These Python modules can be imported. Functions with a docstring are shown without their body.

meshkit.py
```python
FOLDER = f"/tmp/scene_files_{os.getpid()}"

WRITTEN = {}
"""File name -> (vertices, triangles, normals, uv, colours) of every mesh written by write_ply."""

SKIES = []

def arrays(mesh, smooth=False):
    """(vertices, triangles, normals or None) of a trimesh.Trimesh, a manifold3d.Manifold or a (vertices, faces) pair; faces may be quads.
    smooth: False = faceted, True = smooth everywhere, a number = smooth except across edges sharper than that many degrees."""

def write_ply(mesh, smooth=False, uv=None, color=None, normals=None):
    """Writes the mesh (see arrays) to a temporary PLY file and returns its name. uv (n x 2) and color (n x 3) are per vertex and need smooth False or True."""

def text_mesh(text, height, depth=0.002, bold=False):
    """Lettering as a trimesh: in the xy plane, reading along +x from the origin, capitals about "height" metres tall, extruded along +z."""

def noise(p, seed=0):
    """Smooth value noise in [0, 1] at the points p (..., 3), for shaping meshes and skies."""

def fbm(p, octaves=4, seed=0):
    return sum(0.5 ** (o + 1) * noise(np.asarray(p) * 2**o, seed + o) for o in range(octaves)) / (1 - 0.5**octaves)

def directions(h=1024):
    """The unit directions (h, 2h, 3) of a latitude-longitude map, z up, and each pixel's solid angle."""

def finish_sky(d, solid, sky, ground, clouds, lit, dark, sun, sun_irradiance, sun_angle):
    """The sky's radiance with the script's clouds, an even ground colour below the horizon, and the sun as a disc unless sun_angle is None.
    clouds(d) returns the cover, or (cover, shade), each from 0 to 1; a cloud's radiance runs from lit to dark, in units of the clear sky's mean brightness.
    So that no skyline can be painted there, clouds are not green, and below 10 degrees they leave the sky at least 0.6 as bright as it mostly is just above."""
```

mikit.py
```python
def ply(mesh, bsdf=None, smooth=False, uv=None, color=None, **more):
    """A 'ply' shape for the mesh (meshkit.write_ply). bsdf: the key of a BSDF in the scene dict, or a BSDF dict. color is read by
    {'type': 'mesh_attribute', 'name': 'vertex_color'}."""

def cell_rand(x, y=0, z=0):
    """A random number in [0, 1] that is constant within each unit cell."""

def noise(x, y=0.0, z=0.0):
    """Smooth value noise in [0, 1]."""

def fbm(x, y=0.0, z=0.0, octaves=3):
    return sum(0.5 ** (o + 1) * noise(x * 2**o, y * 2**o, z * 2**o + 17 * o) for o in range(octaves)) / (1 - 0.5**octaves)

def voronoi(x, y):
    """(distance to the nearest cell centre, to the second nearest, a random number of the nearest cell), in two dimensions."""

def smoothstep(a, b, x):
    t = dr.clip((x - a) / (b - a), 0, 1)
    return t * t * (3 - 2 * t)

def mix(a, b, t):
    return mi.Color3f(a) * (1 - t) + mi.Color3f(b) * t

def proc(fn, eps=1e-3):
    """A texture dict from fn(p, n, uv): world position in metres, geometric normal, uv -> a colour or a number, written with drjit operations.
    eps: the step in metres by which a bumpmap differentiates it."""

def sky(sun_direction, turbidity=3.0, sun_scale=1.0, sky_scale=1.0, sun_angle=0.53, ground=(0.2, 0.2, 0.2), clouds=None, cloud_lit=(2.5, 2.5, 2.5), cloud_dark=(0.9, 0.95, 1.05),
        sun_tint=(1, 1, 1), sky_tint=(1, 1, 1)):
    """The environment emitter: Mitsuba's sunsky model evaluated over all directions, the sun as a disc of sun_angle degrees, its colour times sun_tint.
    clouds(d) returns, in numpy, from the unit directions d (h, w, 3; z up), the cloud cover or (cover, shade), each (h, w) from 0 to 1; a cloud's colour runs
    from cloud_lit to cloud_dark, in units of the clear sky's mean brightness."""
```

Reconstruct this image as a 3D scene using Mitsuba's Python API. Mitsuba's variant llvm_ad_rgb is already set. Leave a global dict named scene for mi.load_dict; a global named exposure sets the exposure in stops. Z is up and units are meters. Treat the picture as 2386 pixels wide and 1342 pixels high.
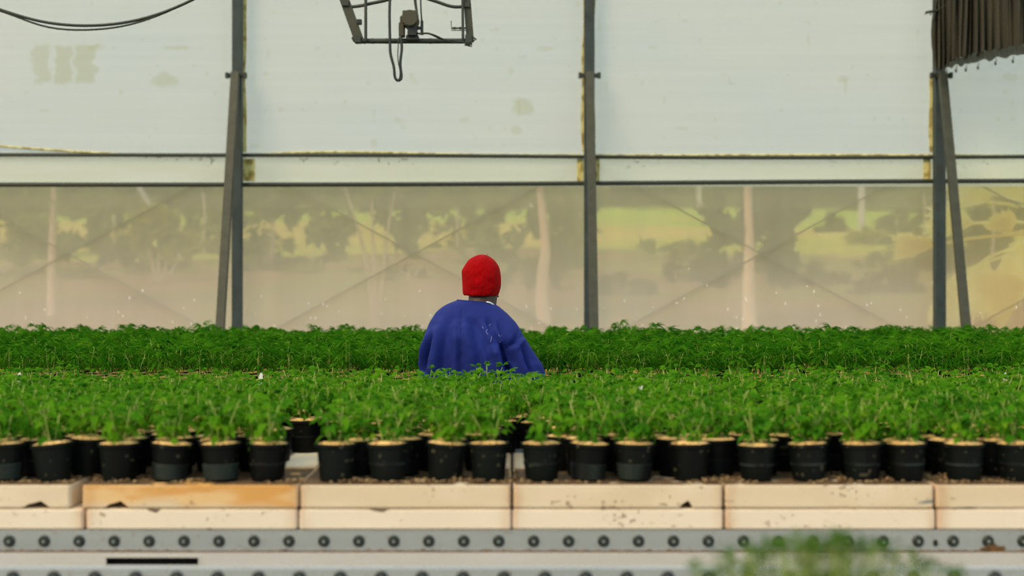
import math, random
import numpy as np, trimesh, manifold3d as m3
import drjit as dr
import mitsuba as mi
import mikit, meshkit
from mikit import proc, fbm, noise, smoothstep, mix, voronoi, cell_rand, ply
from shapely.geometry import Polygon, Point, box as sbox

T = mi.ScalarTransform4f
scene, labels = {}, {}
rng = np.random.default_rng(7)
F, CX, HY, EYE = 3300.0, 1193.0, 690.0, 1.40        # focal length in pixels, centre column, horizon row, eye height

# ------------------------------------------------------------------ camera, sky, exposure
scene['camera'] = {'type': 'thinlens', 'fov': math.degrees(2 * math.atan(CX / F)), 'fov_axis': 'x', 'aperture_radius': 0.0125, 'focus_distance': 6.75,
                   'near_clip': 0.05, 'far_clip': 600.0,
                   'to_world': T().look_at(origin=[0, 0, EYE], target=[0, 1, EYE + 19 / F], up=[0, 0, 1])}


def clouds(d):
    n = meshkit.fbm(d * 2.2 + 5.0)
    return np.ones(d.shape[:2]), np.clip((n - 0.35) * 1.2, 0, 1)


scene['sky'] = mikit.sky([-0.55, -0.62, 0.62], turbidity=4, sun_scale=0.16, sun_angle=24, clouds=clouds, cloud_lit=(0.92, 1.02, 1.03), cloud_dark=(0.80, 0.88, 0.89),
                         sun_tint=(1.0, 0.91, 0.74), ground=(0.20, 0.20, 0.15))
exposure = 3.5


# ------------------------------------------------------------------ helpers
def at(px, py, D):
    """A point at depth D that the photograph shows at pixel (px, py)."""
    return np.array([(px - CX) * D / F, D, EYE - (py - HY) * D / F])


def key_of(base):
    if base not in used:
        used[base] = 0
        return base
    used[base] += 1
    return f'{base}_{used[base]:03d}'


used = {}


def thing(name, label, cat, group=None, kind=None):
    k = key_of(name)
    labels[k] = {'label': label, 'category': cat}
    if group: labels[k]['group'] = group
    if kind: labels[k]['kind'] = kind
    return k


def put(key, mesh, bsdf, smooth=False, label=None, kind=None, **kw):
    """One entry of the scene; a repeat of a part takes the next number."""
    if '__' in key: key = key_of(key)
    scene[key] = ply(mesh, bsdf, smooth=smooth, **kw) if not isinstance(mesh, dict) else mesh
    if label or kind:
        labels.setdefault(key, {})
        if label: labels[key]['label'] = label
        if kind: labels[key]['kind'] = kind
    return key


def struct(key, mesh, bsdf, label, **kw):
    labels[key] = {'label': label, 'kind': 'structure'}
    used[key] = 0
    if mesh is not None: scene[key] = ply(mesh, bsdf, **kw)
    return key


def box(x0, x1, y0, y1, z0, z1):
    b = trimesh.creation.box([x1 - x0, y1 - y0, z1 - z0])
    b.apply_translation([(x0 + x1) / 2, (y0 + y1) / 2, (z0 + z1) / 2])
    return b


def cbox(x0, x1, y0, y1, z0, z1, c=0.003):
    """A box with chamfered edges."""
    pts = []
    for sx, x in ((1, x0), (-1, x1)):
        for sy, y in ((1, y0), (-1, y1)):
            for sz, z in ((1, z0), (-1, z1)):
                pts += [[x + sx * c, y + sy * c, z], [x + sx * c, y, z + sz * c], [x, y + sy * c, z + sz * c]]
    return trimesh.convex.convex_hull(np.array(pts))


def cat(ms):
    return trimesh.util.concatenate([m if isinstance(m, trimesh.Trimesh) else trimesh.Trimesh(m[0], m[1], process=False) for m in ms])


def tube(pts, r, sides=10, caps=True):
    p = np.asarray(pts, float)
    r = np.broadcast_to(r, (len(p),))
    t = np.gradient(p, axis=0)
    t /= np.linalg.norm(t, axis=1, keepdims=True) + 1e-12
    up = np.array([0.13, 0.21, 0.97]) if abs(t[0, 2]) < 0.9 else np.array([0.1, 0.97, 0.2])
    a = np.cross(t, up)
    a /= np.linalg.norm(a, axis=1, keepdims=True)
    b = np.cross(t, a)
    ang = np.arange(sides) * 2 * np.pi / sides
    v = (p[:, None] + r[:, None, None] * (np.cos(ang)[None, :, None] * a[:, None] + np.sin(ang)[None, :, None] * b[:, None])).reshape(-1, 3)
    f = []
    for i in range(len(p) - 1):
        for j in range(sides):
            q = [i * sides + j, i * sides + (j + 1) % sides, (i + 1) * sides + (j + 1) % sides, (i + 1) * sides + j]
            f += [[q[0], q[2], q[1]], [q[0], q[3], q[2]]]
    if caps:
        n = len(v)
        v = np.vstack([v, p[0], p[-1]])
        for j in range(sides):
            f += [[n, j, (j + 1) % sides], [n + 1, (len(p) - 1) * sides + (j + 1) % sides, (len(p) - 1) * sides + j]]
    m = trimesh.Trimesh(v, f, process=False)
    return m


def bar(p0, p1, w, d, up=(0, 1, 0), c=0.0):
    """A rectangular bar from p0 to p1, w wide and d deep along up."""
    p0, p1 = np.array(p0, float), np.array(p1, float)
    z = (p1 - p0); L = np.linalg.norm(z); z /= L
    y = np.array(up, float) - z * np.dot(up, z); y /= np.linalg.norm(y)
    x = np.cross(y, z)
    b = cbox(-w / 2, w / 2, -d / 2, d / 2, 0, L, c) if c else box(-w / 2, w / 2, -d / 2, d / 2, 0, L)
    M = np.eye(4); M[:3, 0], M[:3, 1], M[:3, 2], M[:3, 3] = x, y, z, p0
    b.apply_transform(M)
    return b


def lathe(profile, n=24):
    p = np.asarray(profile, float)
    ang = np.arange(n) * 2 * np.pi / n
    v = np.stack([p[:, None, 0] * np.cos(ang), p[:, None, 0] * np.sin(ang), np.repeat(p[:, 1:], n, 1)], -1).reshape(-1, 3)
    f = []
    for i in range(len(p) - 1):
        for j in range(n):
            a, b, c, d = i * n + j, i * n + (j + 1) % n, (i + 1) * n + (j + 1) % n, (i + 1) * n + j
            f += [[a, b, c], [a, c, d]]
    return trimesh.Trimesh(v, f, process=False)


def spline(pts, n):
    from scipy.interpolate import CubicSpline
    p = np.asarray(pts, float)
    s = np.concatenate([[0], np.cumsum(np.linalg.norm(np.diff(p, axis=0), axis=1))])
    return CubicSpline(s, p)(np.linspace(0, s[-1], n))


# ------------------------------------------------------------------ materials
def C(*rgb):
    """sRGB 0..255 -> linear."""
    c = np.array(rgb, float) / 255
    return [float(x) for x in np.where(c <= 0.04045, c / 12.92, ((c + 0.055) / 1.055) ** 2.4)]


def rgb(c):
    return {'type': 'rgb', 'value': [float(x) for x in c]}


def principled(name, color, rough=0.6, twosided=True, **kw):
    b = {'type': 'principled', 'base_color': color if isinstance(color, dict) else rgb(color), 'roughness': rough, **kw}
    scene[name] = {'type': 'twosided', 'bsdf': b} if twosided else b
    return name


ZX = lambda y: EYE - (y - HY) * 12.1 / F                     # wall height of a pixel row
WX = lambda x: (x - CX) * 12.1 / F


def blob(p, px, py, rx, ry, k=0.35):
    """A soft-edged stain on the wall around the given place (metres on the wall)."""
    x, z, a, b = WX(px), ZX(py), rx * 12.1 / F, ry * 12.1 / F
    d = dr.sqrt(dr.square((p.x - x) / a) + dr.square((p.z - z) / b)) + (fbm(p.x * 9, p.z * 9, 3.0) - 0.5) * 1.3
    return 1 - smoothstep(1 - k, 1 + k, d)


def patch(p, x0, x1, y0, y1):
    """A four-sided stain with frayed edges."""
    j = (fbm(p.x * 14, p.z * 14, 6.0) - 0.5) * 0.10
    e = 0.022
    return smoothstep(WX(x0) - e, WX(x0) + e, p.x + j) * smoothstep(WX(x1) + e, WX(x1) - e, p.x + j) * smoothstep(ZX(y1) - e, ZX(y1) + e, p.z + j * 0.4) * smoothstep(ZX(y0) + e, ZX(y0) - e, p.z + j * 0.4)


def film_white(p, n, uv):
    c = mix((0.79, 0.87, 0.86), (0.86, 0.90, 0.84), fbm(p.x * 0.9, p.z * 1.4, 1.0))
    c = c * (0.97 + 0.05 * fbm(p.x * 0.6, p.z * 22, 5.0))
    s = patch(p, 68, 106, 100, 188) + 1.2 * patch(p, 116, 158, 100, 188) + 1.2 * patch(p, 166, 214, 100, 188) + 0.6 * patch(p, 196, 230, 100, 112)
    s += blob(p, 375, 180, 30, 16) + 0.8 * blob(p, 400, 106, 30, 6) + blob(p, 1215, 245, 22, 18) + 0.7 * blob(p, 1205, 300, 12, 9)
    s += 0.7 * blob(p, 1275, 108, 16, 5) + 0.7 * blob(p, 1972, 180, 14, 8) + 0.6 * blob(p, 868, 332, 8, 10) + 0.6 * blob(p, 2365, 175, 20, 12)
    s += 0.5 * blob(p, 1190, 160, 6, 6) + 0.4 * blob(p, 620, 120, 4, 12)
    sp = smoothstep(0.9, 0.96, noise(p.x * 16, p.z * 13, 9.0)) * 0.2
    return mix(c, (0.60, 0.62, 0.36), dr.clip(s * 0.38 + sp, 0, 0.8))


scene['film_white'] = {'type': 'principledthin', 'base_color': proc(film_white), 'roughness': 0.5, 'diff_trans': 1.5}


def film_strip(p, n, uv):
    c = mix((0.84, 0.87, 0.70), (0.90, 0.93, 0.80), fbm(p.x * 1.3, p.z * 16, 2.0))
    d = smoothstep(0.80, 0.88, noise(p.x * 34, p.z * 52, 3.0)) * smoothstep(ZX(400), ZX(372), p.z) * smoothstep(0.45, 0.6, fbm(p.x * 2.0, 1.0, 1.0))
    return mix(c, (0.30, 0.32, 0.20), d * 0.7)


scene['film_strip'] = {'type': 'principledthin', 'base_color': proc(film_strip), 'roughness': 0.5, 'diff_trans': 1.5}


def veil_color(p, n, uv):
    h = smoothstep(ZX(770), ZX(520), p.z)
    c = mix((0.86, 0.75, 0.58), (0.62, 0.57, 0.37), h)
    return c * (0.94 + 0.12 * fbm(p.x * 5, p.z * 0.7, 2.0))


def veil_weight(p, n, uv):
    h = smoothstep(ZX(470), ZX(760), p.z)
    w = 0.645 + 0.11 * h + 0.10 * (fbm(p.x * 11, p.z * 0.5, 4.0) - 0.5) + 0.10 * (fbm(p.x * 1.1, p.z * 1.1, 7.0) - 0.5)
    w += 0.05 * smoothstep(ZX(484), ZX(480), p.z)
    return dr.clip(w, 0.3, 0.95)


scene['film_clear'] = {'type': 'blendbsdf', 'weight': proc(veil_weight),
                       'a': {'type': 'blendbsdf', 'weight': 0.5, 'a': {'type': 'thindielectric', 'int_ior': 1.25},
                             'b': {'type': 'principledthin', 'base_color': rgb([0.93, 0.93, 0.93]), 'roughness': 0.22, 'spec_trans': 1.0, 'eta': 1.5}},
                       'b': {'type': 'principledthin', 'base_color': proc(veil_color), 'roughness': 0.6, 'diff_trans': 1.7}}


def galv(p, n, uv):
    c = mix(C(32, 43, 41), C(60, 73, 73), fbm(p.x * 14, p.z * 9, p.y * 14))
    d = smoothstep(0.62, 0.75, fbm(p.x * 30, p.z * 12, 4.0))
    return mix(c, C(50, 52, 44), d * 0.6)


principled('galvanised', proc(galv), 0.55, metallic=0.0, specular=0.4)
principled('dark_steel', proc(lambda p, n, uv: mix(C(30, 40, 35), C(50, 56, 47), fbm(p.x * 20, p.y * 20, p.z * 20))), 0.5)
principled('olive_steel', proc(lambda p, n, uv: mix(C(42, 46, 34), C(64, 66, 50), fbm(p.x * 20, p.y * 20, p.z * 20))), 0.55)
principled('black_rubber', C(28, 40, 34), 0.5)
principled('motor_paint', C(58, 56, 38), 0.5)
principled('motor_dark', C(22, 27, 30), 0.5)
principled('wire', C(70, 64, 50), 0.6)
principled('old_tape', proc(lambda p, n, uv: mix(C(205, 198, 130), C(150, 132, 62), smoothstep(0.35, 0.75, fbm(p.x * 25, p.z * 18, 1.0)))), 0.7)
principled('dark_cloth', proc(lambda p, n, uv: mix(C(46, 44, 33), C(62, 60, 47), fbm(p.x * 30, p.y * 30, p.z * 2))), 0.9)
principled('cloth_hem', proc(lambda p, n, uv: mix(C(32, 38, 34), C(54, 62, 55), fbm(p.x * 20, p.y * 20, p.z * 20))), 0.8)
principled('concrete', proc(lambda p, n, uv: mix(C(120, 112, 98), C(150, 142, 126), fbm(p.x * 3, p.y * 3, 1.0))), 0.9)


def foam(p, n, uv):
    c = mix(C(213, 199, 176), C(205, 189, 162), smoothstep(0.3, 0.7, fbm(p.x * 6, p.z * 14, p.y * 6)))
    o = smoothstep(-1.21, -1.20, p.x) * smoothstep(-0.60, -0.61, p.x) * smoothstep(0.800, 0.808, p.z) * smoothstep(4.38, 4.375, p.y)      # the tray stained orange
    c = mix(c, mix(C(200, 150, 84), C(212, 178, 128), smoothstep(0.35, 0.65, fbm(p.x * 7, p.z * 30, 2.0))), o * smoothstep(0.795, 0.835, p.z + (fbm(p.x * 5, 2.0, 2.0) - 0.5) * 0.06))
    low = smoothstep(0.803, 0.797, p.z)
    c = mix(c, C(220, 210, 194), low * 0.8)
    e = smoothstep(0.05, 0.0, dr.abs((p.x / 0.6 - dr.floor(p.x / 0.6 + 0.5)) * 0.6)) * fbm(p.x * 40, p.z * 12, 1.0)
    c = mix(c, C(176, 126, 74), e * 0.75)
    d = smoothstep(0.80, 0.92, noise(p.x * 90, p.z * 130, p.y * 9) * 0.6 + fbm(p.x * 13, p.z * 22, 6.0) * 0.5)
    c = mix(c, C(110, 84, 60), d * 0.7)
    m = smoothstep(1.0, 0.5, dr.abs(p.z - 0.821 - (p.x - 1.155) * 0.12) / 0.006) * smoothstep(1.125, 1.165, p.x) * smoothstep(1.19, 1.18, p.x) * smoothstep(0.801, 0.803, p.z)
    c = mix(c, C(92, 108, 116), m * 0.85)
    top = smoothstep(0.868, 0.8705, p.z) * (1 - smoothstep(4.33, 4.36, p.y) * dr.clip(smoothstep(-0.74, -0.72, p.x) * smoothstep(-0.59, -0.605, p.x) + smoothstep(-0.05, -0.035, p.x) * smoothstep(0.06, 0.045, p.x), 0, 1))
    return mix(c, mix(C(58, 44, 28), C(104, 80, 52), noise(p.x * 120, p.y * 120, 1.0)), top * smoothstep(0.15, 0.35, fbm(p.x * 14, p.y * 14, 2.0)))


principled('foam', proc(foam), 0.85)


def rail_paint(p, n, uv):
    c = mix(C(132, 142, 146), C(150, 157, 160), fbm(p.x * 3, p.z * 9, 1.0))
    d = smoothstep(0.84, 0.95, noise(p.x * 60, p.z * 90, 8.0)) * 0.35
    return mix(c, C(120, 104, 84), d)


principled('rail_paint', proc(rail_paint), 0.5)
principled('plate_white', proc(lambda p, n, uv: mix(C(186, 187, 188), C(174, 174, 172), fbm(p.x * 5, p.z * 30, 1.0))), 0.6)
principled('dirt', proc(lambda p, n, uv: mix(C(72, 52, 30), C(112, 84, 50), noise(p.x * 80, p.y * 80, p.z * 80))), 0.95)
principled('axle_black', C(26, 36, 34), 0.5)
principled('axle_tip', C(170, 185, 180), 0.3, metallic=0.5)
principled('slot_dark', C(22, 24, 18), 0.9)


def pot_black(p, n, uv):
    v = cell_rand(dr.floor(p.x * 7), dr.floor(p.y * 7), 1)
    c = mix(C(6, 8, 8), C(12, 19, 17), v)
    d = smoothstep(0.84, 0.90, noise(p.x * 75, p.y * 75, p.z * 75))
    return mix(c, C(96, 92, 70), d * 0.5)


principled('pot_black', proc(pot_black), 0.5, specular=0.15)
principled('pot_scuffed', proc(lambda p, n, uv: mix(C(8, 12, 11), C(44, 55, 51), smoothstep(0.3, 0.7, noise(p.x * 30, p.y * 30, 1.0)))), 0.5, specular=0.3)
principled('soil', proc(lambda p, n, uv: mix(mix(C(222, 176, 108), C(236, 198, 134), fbm(p.x * 30, p.y * 30, 1.0)), C(120, 84, 46), smoothstep(0.62, 0.8, noise(p.x * 160, p.y * 160, 2.0)))), 0.95)
principled('spilled', proc(lambda p, n, uv: mix(C(88, 66, 40), C(176, 150, 106), smoothstep(0.45, 0.8, noise(p.x * 110, p.y * 110, p.z * 110)))), 0.95)


def leaf_tint(a, b, c):
    def fn(p, n, uv):
        v = fbm(p.x * 9, p.y * 9, p.z * 14, 2)
        w = noise(p.x * 34, p.y * 34, p.z * 34)
        k = mix(a, b, smoothstep(0.3, 0.7, v))
        return mix(k, c, smoothstep(0.68, 0.9, w) * 0.7)
    return fn


def leafy(name, a, b, c, dt=0.9, rough=0.5):
    scene[name] = {'type': 'principledthin', 'base_color': proc(leaf_tint(a, b, c)), 'roughness': rough, 'diff_trans': dt, 'eta': 1.4}
    return name


leafy('leaf_near', C(64, 126, 28), C(94, 150, 30), C(132, 170, 38))
leafy('leaf_far', C(42, 100, 16), C(68, 124, 22), C(110, 152, 38))
leafy('weed_leaf', C(62, 100, 36), C(92, 126, 54), C(92, 146, 36))
leafy('tree_dark', C(70, 78, 36), C(98, 104, 46), C(120, 122, 54), rough=0.9)
leafy('tree_mid', C(104, 112, 48), C(132, 136, 58), C(160, 156, 70), rough=0.9)
leafy('tree_olive', C(120, 122, 62), C(142, 140, 76), C(150, 146, 84), rough=0.9)
leafy('bush_bright', C(160, 160, 50), C(176, 170, 62), C(186, 166, 72), rough=0.9)
leafy('bush_brown', C(80, 64, 46), C(92, 78, 52), C(80, 82, 42), rough=0.9)
leafy('palm_yellow', C(240, 222, 112), C(246, 230, 134), C(250, 238, 160), dt=0.9, rough=0.8)
leafy('palm_pale', C(250, 244, 160), C(252, 248, 184), C(240, 240, 140), dt=0.9, rough=0.8)
principled('stem', proc(lambda p, n, uv: mix(C(112, 150, 54), C(168, 178, 92), fbm(p.x * 20, p.y * 20, p.z * 20))), 0.6)
principled('tag_white', C(235, 238, 235), 0.5)
principled('trunk_pale', proc(lambda p, n, uv: mix(C(240, 204, 182), C(168, 136, 112), smoothstep(1.0, 6.0, p.z + fbm(p.x * 3, p.z * 2, 1.0)))), 0.9)
principled('trunk_grey', proc(lambda p, n, uv: mix(C(206, 184, 164), C(140, 122, 104), fbm(p.x * 3, p.z * 2, 1.0))), 0.9)
principled('pole_white', C(190, 186, 184), 0.6)


def hill(p, n, uv):
    y = p.y + (fbm(p.x * 0.12, p.y * 0.12, 1.0) - 0.5) * 16 + (fbm(p.x * 0.7, p.y * 0.5, 4.0) - 0.5) * 9
    soil = mix(mix(C(126, 98, 76), C(104, 84, 62), fbm(p.x * 0.5, p.y * 0.5, 2.0)), C(104, 104, 58), smoothstep(0.45, 0.7, fbm(p.x * 0.25, p.y * 0.3, 7.0)) * 0.8)
    dry = mix(C(164, 142, 84), C(150, 138, 66), fbm(p.x * 0.2, p.y * 0.1, 3.0))
    grass = mix(C(134, 140, 58), C(150, 146, 62), fbm(p.x * 0.2, p.y * 0.1, 5.0))
    c = mix(soil, grass, smoothstep(40, 43, y))
    c = mix(c, dry, smoothstep(46, 52, y))
    c = mix(c, mix(C(118, 146, 58), C(138, 150, 58), fbm(p.x * 0.3, 1.0, 5.0)), smoothstep(66, 74, y))
    return mix(c, C(72, 78, 38), smoothstep(90, 93, y))


principled('hill', proc(hill), 1.0, specular=0.0)


def knit(p, n, uv):
    a = dr.atan2(p.y - 6.70, p.x + 0.144)
    r = 0.5 + 0.5 * dr.cos(a * 64)
    return mix(C(120, 0, 3), C(162, 1, 7), r * 0.45 + 0.55 * noise(p.x * 200, p.y * 200, p.z * 260))


principled('red_knit', proc(knit), 0.95, sheen=0.25, specular=0.1)
principled('red_yarn', C(200, 8, 14), 0.95)


def coat(p, n, uv):
    c = mix(C(20, 32, 96), C(29, 45, 122), fbm(p.x * 6, p.z * 5, p.y * 6))
    s = smoothstep(0.0016, 0.0006, dr.abs(p.x + 0.236 + 0.004 * noise(p.z * 12, 1.0, 1.0))) * smoothstep(1.12, 1.14, p.z)
    return mix(c, C(22, 27, 70), s * 0.4)


principled('blue_cotton', proc(coat), 0.85, sheen=0.3, specular=0.2)
principled('white_cotton', C(236, 236, 236), 0.9)
principled('lint', C(200, 205, 220), 0.9)
principled('skin', proc(lambda p, n, uv: mix(C(50, 34, 25), C(62, 44, 33), fbm(p.x * 20, p.y * 20, p.z * 20))), 0.5, specular=0.4)
principled('trousers', C(42, 46, 60), 0.9)
principled('boot', C(34, 30, 28), 0.6)
principled('eye_white', C(235, 230, 225), 0.3)
principled('hair', C(16, 14, 13), 0.9)
scene['drop'] = {'type': 'principled', 'base_color': rgb([0.95, 0.93, 0.9]), 'roughness': 0.1, 'specular': 0.9}

# ------------------------------------------------------------------ setting
struct('floor', box(-10.5, 10.5, -3, 12.4, -0.1, 0.0), 'concrete', 'pale concrete greenhouse floor under the benches')

WY = 12.15
zt, z360, z366, z422, z428 = 4.7, ZX(355), ZX(364), ZX(423), ZX(430)
posts = [-5.34, WX(553), WX(1373), WX(2189), 6.66]
struct('wall_back', None, None, 'back wall of the greenhouse, plastic film on steel posts')


def sheet(x0, x1, z0, z1, y, nx=24, nz=10, amp=0.006, seed=0.0, thick=0.0012):
    """A film panel as a thin closed sheet with slight waves."""
    u, w = np.meshgrid(np.linspace(x0, x1, nx + 1), np.linspace(z0, z1, nz + 1), indexing='ij')
    dy = amp * (meshkit.fbm(np.stack([u * 1.5 + seed, w * 0.8, u * 0], -1)) - 0.5) * 2
    v = np.stack([u, y + dy, w], -1).reshape(-1, 3)
    i, j = np.meshgrid(np.arange(nx), np.arange(nz), indexing='ij')
    a = (i * (nz + 1) + j).ravel()
    q = np.stack([a, a + nz + 1, a + nz + 2, a + 1], -1)
    return trimesh.Trimesh(v, np.vstack([q[:, [0, 1, 2]], q[:, [0, 2, 3]]]), process=False)


for i in range(6):
    x0, x1 = ([-8.34] + posts + [9.66])[i:i + 2]
    put('wall_back__upper_film', sheet(x0, x1, z360 - 0.02, zt, WY + 0.05, 30, 14, 0.012, i * 9.0), 'film_white', smooth=True,
        label=None if i else 'milky white upper plastic film with greenish stains')
    put('wall_back__film_strip', sheet(x0, x1, z428 - 0.01, z366 + 0.03, WY + 0.035, 30, 3, 0.006, 40 + i * 9.0), 'film_strip', smooth=True,
        label=None if i else 'yellowish white film strip between the two rails')
    put('wall_back__clear_film', sheet(x0, x1, -0.0, z428 + 0.02, WY + 0.06, 30, 10, 0.004, 80 + i * 9.0), 'film_clear', smooth=True,
        label=None if i else 'misted see-through film, trees showing dimly behind')

where = ['at the left', 'right of the red cap', 'at the far right, below the dark cloth']
for k, (x, wpx) in enumerate(((posts[1], 22), (posts[2], 24), (posts[3], 24))):
    w = wpx * 12.1 / F
    t = thing('greenhouse_post', 'upright grey steel post of the back wall ' + where[k], 'post', 'posts of the back wall')
    put(t + '__shaft', cbox(x - w / 2, x + w / 2, 12.1 - 0.045, 12.1 + 0.045, 0, zt, 0.004), 'galvanised')
    zb = ZX(178)
    put(t + '__clamp', cat([cbox(x - w / 2 - 0.05, x + w / 2 + 0.05, 12.03, 12.055, zb - 0.018, zb + 0.018, 0.003),
                            cbox(x - w / 2 - 0.05, x - w / 2 - 0.022, 12.015, 12.06, zb - 0.024, zb + 0.024, 0.003),
                            cbox(x + w / 2 + 0.022, x + w / 2 + 0.05, 12.015, 12.06, zb - 0.024, zb + 0.024, 0.003)]), 'dark_steel', label='dark clamp plate with bolts')
    # brace that leans from the clamp into the house
    y_of = lambda z: 12.0 - (zb - z) * (0.62 / (zb - 1.10))
    b = thing('brace_strut', 'slanted steel strut leaning against the post ' + where[k], 'strut', 'struts of the posts')
    put(b + '__bar', bar([x, y_of(0), 0], [x, y_of(zb + 0.02), zb + 0.02], 0.070, 0.055, (0, 1, 0.3), 0.004), 'olive_steel')
    put(b + '__foot', cbox(x - 0.09, x + 0.09, y_of(0) - 0.1, y_of(0) + 0.1, 0, 0.012, 0.003), 'dark_steel')
    # tape remains on the film beside the post
    tp = thing('film_tape', 'yellowed tape strips beside the post ' + where[k], 'tape', 'tape strips beside the posts')
    for s in ((1,), (-1, 1), (-1,))[k]:
        zz = np.linspace(z360 + 0.01, zt - 0.05 if k < 2 else ZX(172), 24)
        edge = np.array([(0.016 if k == 0 else 0.004) + 0.008 * math.sin(3 * z + s) + 0.004 * math.sin(11 * z + k) for z in zz])
        x_in = x + s * (w / 2 - 0.01)
        L_, R_ = np.full_like(zz, x_in), x_in + s * (0.018 + edge)
        poly = Polygon(list(zip(L_, zz)) + list(zip(R_[::-1], zz[::-1])))
        m = trimesh.creation.extrude_polygon(poly, 0.003, engine='earcut')
        m.vertices = np.stack([m.vertices[:, 0], WY + 0.024 + m.vertices[:, 2], m.vertices[:, 1]], -1)
        put(tp + '__strip', m, 'old_tape')
    for (a0, a1) in (((0.0, 0.10),) if k == 0 else ((0.0, 0.055), (-0.14, -0.085)) if k == 1 else ((-0.155, -0.09),)):
        xa, xb = (x + w / 2 - 0.005 + a0, x + w / 2 - 0.005 + a1)
        put(tp + '__patch', cbox(xa, xb, WY + 0.02, WY + 0.026, z422 + 0.01, z366 - 0.015, 0.002), 'old_tape', label='square patch of yellowed tape')


def wavy_rail(pix, r, y, n=60):
    p = np.array([[WX(px), y, ZX(py)] for px, py in pix])
    return tube(spline(p, n), r, 10)


rl = thing('wall_rail', 'long dark horizontal steel rail under the milky upper film', 'rail')
put(rl + '__tube', wavy_rail([(-1300, 358), (0, 359), (555, 360), (1000, 361), (1375, 364), (1800, 366), (2190, 365), (3600, 361)], 0.016, WY - 0.002), 'dark_steel', smooth=True)
ft = wavy_rail([(-1300, 352), (200, 353), (552, 359), (700, 353), (1000, 356), (1370, 360), (1900, 359), (2186, 360), (3600, 355)], 0.009, WY + 0.028)
put(rl + '__film_fold', ft, 'old_tape', smooth=True, label='rolled film edge along the top of the rail')
rl = thing('roll_bar', 'dark bar along the bottom edge of the narrow film strip', 'rail')
put(rl + '__tube', wavy_rail([(-1300, 428), (0, 429), (555, 429), (1000, 428), (1375, 426), (1800, 423), (2190, 421), (3600, 420)], 0.019, WY + 0.0), 'dark_steel', smooth=True)

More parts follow.
